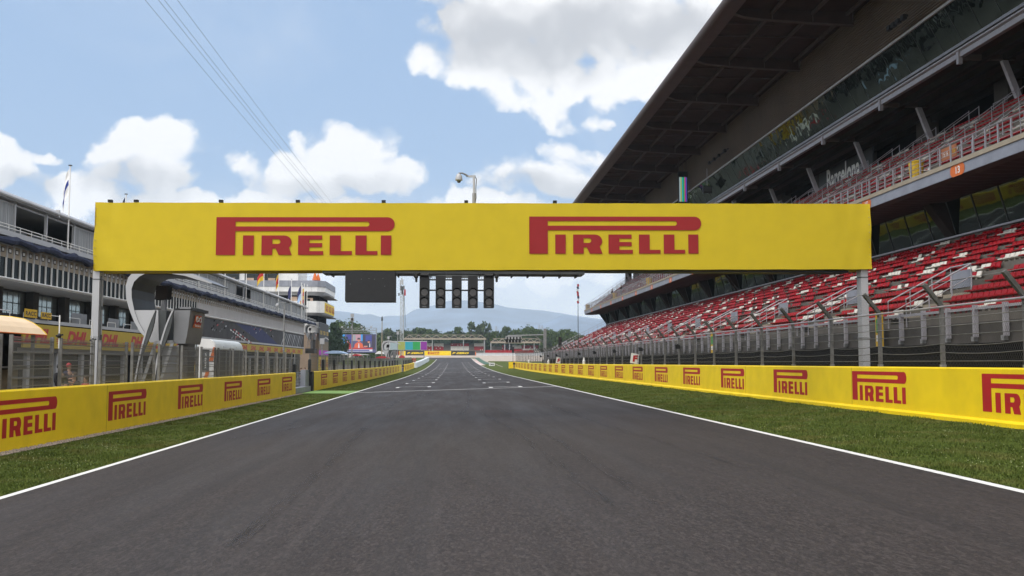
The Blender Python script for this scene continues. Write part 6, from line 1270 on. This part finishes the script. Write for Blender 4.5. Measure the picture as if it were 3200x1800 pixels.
for (k, px, top, Y, w) in TS:
    i = kc.get(k, 0); kc[k] = i + 1; tree(k, px, top - 2, Y, w * 1.5, '%s beyond the track end, %s such tree from the left' % (KN[k], ordn(i)))
for i, X in enumerate((-95, -78, -110, -88)): 
    pass
# antennas above the trees
for i, (px, top) in enumerate(((1686, 1014), (1695, 1016), (1552, 1019))):
    Y = 600.; a = atY(px, top, Y); m = MB(); m.tube([(0, 0, 6), (0, 0, a[2])], .12, 'gal', 5)
    for q in range(3): m.bar((-.9, 0, a[2] - .6 - q * .9), (.9, 0, a[2] - .6 - q * .9), .08, .08, 'gal'); m.box(-.9, -.6, -.1, .1, a[2] - 1 - q * .9, a[2] - .2 - q * .9, 'lite')
    o = m.build('antenna_mast', loc=(a[0], Y, 0)); tag(o, 'distant antenna mast rising above the trees, %s' % ('left of the right pair', 'right of the right pair', 'single one between the far stands')[i], 'antenna')
# tall dark wood masses behind, side forest seen past the stands
# ================================================================== PEOPLE
def skin_obj(name, verts, edges, rad, m_, root=0, sub=1):
    me = bpy.data.meshes.new(name); me.from_pydata(verts, edges, []); o = bpy.data.objects.new(name, me); COL.objects.link(o); sm = o.modifiers.new('s', 'SKIN'); sm.use_smooth_shade = True
    for i, r_ in enumerate(rad): me.skin_vertices[0].data[i].radius = (r_, r_) if not isinstance(r_, tuple) else r_
    me.skin_vertices[0].data[root].use_root = True; ss = o.modifiers.new('u', 'SUBSURF'); ss.levels = sub; ss.render_levels = sub
    bpy.context.view_layer.update(); em = bpy.data.meshes.new_from_object(o.evaluated_get(bpy.context.evaluated_depsgraph_get())); o.modifiers.clear(); o.data = em; em.materials.clear(); em.materials.append(M[m_]); return o
def person(loc, rz, label, top, legs, arms=((.10, -.10), (.10, -.10)), hgt=1.76, lany=False, hair='hair', cap=None):
    """arms: (forward lift, outward) per side; the figure faces +Y before rz"""
    k = hgt / 1.76; t = thing('person', label, 'person', loc); t.rotation_euler = (0, 0, rz); V = []; E_ = []; Rd = []
    def a(p, r_, par=None):
        V.append(tuple(c * k for c in p)); Rd.append(tuple(c * k for c in r_) if isinstance(r_, tuple) else r_ * k)
        if par is not None: E_.append((par, len(V) - 1))
        return len(V) - 1
    pel = a((0, 0, .95), (.155, .11)); wa = a((0, 0, 1.10), (.135, .10), pel); ch = a((0, .01, 1.30), (.165, .115), wa); nb = a((0, 0, 1.46), (.075, .07), ch); ne = a((0, .01, 1.52), .052, nb); hd = a((0, .02, 1.60), (.072, .085), ne); ht = a((0, .01, 1.70), (.070, .085), hd); tp_ = a((0, 0, 1.74), .045, ht)
    wrists = []
    for si, s_ in enumerate((-1, 1)):
        fw, ow = arms[si]; sh = a((s_ * .17, 0, 1.42), .062, ch); el = a((s_ * (.22 + abs(ow) * .3), .10 * fw, 1.15 + .05 * fw), .042, sh); wr_ = a((s_ * (.22 - fw * .12), .10 + .24 * fw, .92 + .32 * fw), .028, el); wrists.append((wr_, el))
        hp = a((s_ * .095, 0, .86), .095, pel); kn = a((s_ * .105, .02, .50), .062, hp); an = a((s_ * .11, -.01, .09), .042, kn); to = a((s_ * .12, .14, .035), .036, an)
        w = np.array(V[wr_]) / k; e = np.array(V[el]) / k; d = (w - e); d /= np.linalg.norm(d); pm = a(tuple(w + d * .07), (.034, .018), wr_); sd = np.cross(d, (0, 0, 1.)); sd = sd / max(1e-6, np.linalg.norm(sd)) if np.linalg.norm(sd) > .1 else np.array([0, 1., 0])
        for q in range(4): b = w + d * .12 + sd * (.027 - .018 * q); f1 = a(tuple(b), .0095, pm); f2 = a(tuple(b + d * (.045 - .006 * abs(q - 1)) + np.array([0, .012, 0])), .008, f1)
        th = a(tuple(w + d * .05 + sd * .045), .010, pm); a(tuple(w + d * .085 + sd * .06), .009, th)
    body = skin_obj('body', V, E_, Rd, 'skin', pel); body.parent = t
    # facial features joined to the body mesh
    import bmesh
    fb = MB(); fb.lathe([(.004, -.02), (.016, -.01), (.011, .012), (.003, .03)], 'skin', (0, .105 * k, 1.605 * k), 8)
    for s_ in (-1, 1): fb.lathe([(.002, -.008), (.010, 0), (.002, .008)], 'black', (s_ * .028 * k, .096 * k, 1.635 * k), 6); fb.lathe([(.004, -.028), (.014, 0), (.004, .028)], 'skin', (s_ * .078 * k, .01 * k, 1.62 * k), 6)
    fb.box(-.022 * k, .022 * k, .092 * k, .098 * k, 1.562 * k, 1.568 * k, 'redc'); fo = fb.build('face'); fo.parent = t
    # clothing
    sv = [(0, 0, .93), (0, 0, 1.10), (0, .01, 1.30), (0, 0, 1.45)]; sr_ = [(.175, .135), (.155, .12), (.185, .135), (.085, .08)]; se = [(0, 1), (1, 2), (2, 3)]
    for si, s_ in enumerate((-1, 1)):
        fw, ow = arms[si]; sv += [(s_ * .17, 0, 1.42), (s_ * (.22 + abs(ow) * .3), .10 * fw, 1.15 + .05 * fw), (s_ * (.22 - fw * .10), .08 + .20 * fw, .96 + .28 * fw)]; sr_ += [.075, .055, .042]; o = 4 + si * 3; se += [(2, o), (o, o + 1), (o + 1, o + 2)]
    sh_ = skin_obj('shirt', [tuple(c * k for c in p) for p in sv], se, [tuple(c * k for c in r_) if isinstance(r_, tuple) else r_ * k for r_ in sr_], top); sh_.parent = t
    pv = [(0, 0, .97), (-.095, 0, .84), (-.105, .02, .50), (-.11, 0, .12), (.095, 0, .84), (.105, .02, .50), (.11, 0, .12)]; pr_ = [(.165, .12), .105, .078, .062, .105, .078, .062]
    tr_ = skin_obj('trousers', [tuple(c * k for c in p) for p in pv], [(0, 1), (1, 2), (2, 3), (0, 4), (4, 5), (5, 6)], [tuple(c * k for c in r_) if isinstance(r_, tuple) else r_ * k for r_ in pr_], legs); tr_.parent = t
    hm = MB(); hm.lathe([(.086 * k, 1.63 * k), (.092 * k, 1.69 * k), (.080 * k, 1.745 * k), (.045 * k, 1.775 * k), (.005, 1.785 * k)], cap or hair, (0, -.012 * k, 0), 12); ho = hm.build('cap' if cap else 'hair', smooth=True); ho.parent = t
    if cap: hm2 = MB(); hm2.box(-.06, .06, .07, .17, 1.67 * k, 1.685 * k, cap); b2 = hm2.build('cap_brim'); b2.parent = t
    if lany:
        lm2 = MB(); lm2.tube([(-.06, .05, 1.47), (-.05, .14, 1.36), (0, .155, 1.10)], .012, 'orange', 5); lm2.tube([(.06, .05, 1.47), (.05, .14, 1.36), (0, .155, 1.10)], .012, 'orange', 5); lm2.box(-.04, .04, .15, .16, .96, 1.10, 'yelc'); l2 = lm2.build('lanyard'); l2.parent = t
    bs = MB()
    for s_ in (-1, 1): bs.box(s_ * .12 * k - .045, s_ * .12 * k + .045, -.07, .19, 0, .08, 'black')
    b3 = bs.build('shoes'); b3.parent = t; return t
def gp(px, Y): return (atY(px, 1134, Y)[0], Y, 0)
def put(px, Y, rz, z=-.19, **k): x = gp(px, Y)[0]; return person((x, Y, z), rz, **k)
put(234, 34.5, PI - .35, z=.02, label='person in dark jacket with orange lanyard looking over the left wall', top='cloth', legs='cloth', lany=True)
put(270, 38.5, PI - .6, z=-.1, label='person in red top behind the fence beside the left gantry post', top='redc', legs='cloth', hgt=1.7)
put(188, 33.5, PI + 1.2, z=.30, label='person in black clothing at the pit stand between the fence panels', top='cloth', legs='cloth', arms=((.8, -.1), (.5, -.1)), cap='black')
put(216, 37.5, PI + 1.0, z=.32, label='person in navy team shirt behind the fence panel', top='navyc', legs='cloth', arms=((.3, -.1), (.9, -.1)), cap='redc')
put(607, 58, PI - .2, z=.55, label='person in yellow shirt standing below the grey cabin', top='yelc', legs='khaki', hgt=1.75)
put(597, 60, PI + .5, z=.45, label='person in white shirt beside the yellow shirt', top='white', legs='navyc', hgt=1.7)
put(941, 104, PI + .4, label='person in dark clothing behind the gate opening', top='cloth', legs='cloth')
put(953, 110, PI - .3, label='person in pale red top behind the gate opening', top='redc', legs='khaki')
x = atY(1257.5, 1140, 226)[0]; person((x + .2, 225.5, gz(x, 225.5)), PI - .3, 'marshal in dark clothing standing in the opening of the far left wall', 'cloth', 'navyc')
x = atY(1608, 1150, 214)[0]; person((x - .1, 214, gz(x, 214)), PI + .3, 'marshal in dark clothing standing on the grass by the far right wall', 'cloth', 'khaki', cap='orange')
for i, px in enumerate((1290, 1297)): x = atY(px, 1125, 290)[0]; person((x, 290, gz(x, 290) + 1.2), PI, 'marshal in red overalls above the white tyre barrier, the %s one' % ('left', 'right')[i], 'redc', 'redc', cap='white')
for i, (px, py_) in enumerate(((1913, 915), (1941, 902))): a = atX(px, py_, 26.6); person((26.6, a[1], 12.22 + .585), PI / 2 + .3, 'tiny distant person standing in the upper tier, the %s one' % ('lower left', 'upper right')[i], 'cloth', 'cloth', arms=((.9, -.1), (.2, -.1)))
# ================================================================== GRASS
def blades(name, spans, label, n):
    rs = np.random.RandomState(3); P_ = []
    for (xa, xb, ya, yb, k) in spans:
        m_ = int(n * k); u = rs.uniform(0, 1, m_); Y = 1 / (1 / ya + (1 / yb - 1 / ya) * u); X = rs.uniform(xa, xb, m_); P_.append(np.stack([X, Y], 1))
    P_ = np.concatenate(P_)
    q = np.sin(P_[:, 0] * 2.1 + np.sin(P_[:, 1] * .9) * 2) + np.sin(P_[:, 1] * 1.3 + P_[:, 0] * .7) + rs.normal(size=len(P_)) * .8; P_ = P_[q > -1.1]
    Z = np.array([gz(x, y) for x, y in P_]); n_ = len(P_); hh = rs.uniform(.02, .06, n_) * (1 + .5 * np.sin(P_[:, 0] * 3.1) * np.sin(P_[:, 1] * 1.9)); w = rs.uniform(.006, .013, n_) * (1 + P_[:, 1] / 40); t_ = rs.uniform(0, 6.28, n_); ln = rs.uniform(-.05, .05, (n_, 2))
    a = np.stack([P_[:, 0] - w * np.cos(t_), P_[:, 1] - w * np.sin(t_), Z - .01], 1); b = np.stack([P_[:, 0] + w * np.cos(t_), P_[:, 1] + w * np.sin(t_), Z - .01], 1); c = np.stack([P_[:, 0] + ln[:, 0], P_[:, 1] + ln[:, 1], Z + hh], 1)
    V_ = np.stack([a, b, c], 1).reshape(-1, 3); me = bpy.data.meshes.new(name); me.vertices.add(len(V_)); me.vertices.foreach_set('co', V_.astype(np.float32).ravel()); me.loops.add(n_ * 3); me.loops.foreach_set('vertex_index', np.arange(n_ * 3, dtype=np.int32)); me.polygons.add(n_); me.polygons.foreach_set('loop_start', np.arange(0, n_ * 3, 3, dtype=np.int32)); me.polygons.foreach_set('loop_total', np.full(n_, 3, np.int32)); me.materials.append(M['blade']); me.update(calc_edges=True)
    o = bpy.data.objects.new(name, me); COL.objects.link(o); tag(o, label, 'grass', kind='stuff'); return o
blades('grass', [(-11.2, -7.95, 13, 76, .40), (8.3, 13.75, 13, 110, .60), (-11.4, -7.95, 84, 200, .08)], 'mown green grass verge on both sides of the track', 260000)
rs = np.random.RandomState(8); fp = []
for (xa, xb, ya, yb, n) in ((-11.2, -8.1, 13, 60, 420), (8.6, 13.7, 14, 70, 420)):
    for c in range(n // 12):
        cx, cy = rs.uniform(xa, xb), 1 / rs.uniform(1 / yb, 1 / ya)
        for q in range(rs.randint(4, 20)): x, y = cx + rs.normal() * .35, cy + rs.normal() * .6; fp.append((x, y, gz(x, y) + rs.uniform(.05, .10))) if xa < x < xb else None
fv = np.array([(-.012, 0, -.006), (0, -.012, -.006), (.012, 0, -.006), (0, .012, -.006), (0, 0, .01)]); o = mass_mesh('flowers', fv, [(0, 1, 4), (1, 2, 4), (2, 3, 4), (3, 0, 4)], np.array(fp), ['petal'], [0] * len(fp)); tag(o, 'tiny pale clover flowers scattered over the grass verges', 'flowers', kind='stuff')
pp_ = []; 
for q in range(5200): y = 1 / rs.uniform(1 / 74, 1 / 12); x = rs.uniform(-11.58, -11.18 - .1 * rs.rand()); pp_.append((x, y, gz(x, y) + .02))
o = mass_mesh('pebbles', np.array([(-.03, 0, 0), (0, -.026, .002), (.028, 0, 0), (0, .03, -.003), (0, 0, .03), (.005, .003, -.03)]), [(0, 1, 4), (1, 2, 4), (2, 3, 4), (3, 0, 4)], np.array(pp_), ['pebble', 'gravel'], list(rs.randint(0, 2, len(pp_)))); tag(o, 'loose pebbles along the foot of the left wall', 'pebbles', kind='stuff')
# ================================================================== HAZE
hz = MB(); hz.box(-4700, 4700, -190, 7950, -4, 470, 'hazem'); M['hazem'] = hm = bpy.data.materials.new('haze'); hm.use_nodes = True; t_ = hm.node_tree; t_.nodes.clear(); vo = t_.nodes.new('ShaderNodeVolumePrincipled'); ou = t_.nodes.new('ShaderNodeOutputMaterial'); t_.links.new(vo.outputs[0], ou.inputs['Volume'])
vo.inputs['Color'].default_value = (.72, .86, 1.0, 1); vo.inputs['Density'].default_value = 1.5e-4; vo.inputs['Anisotropy'].default_value = .0
o = hz.build('haze'); tag(o, kind='stuff')
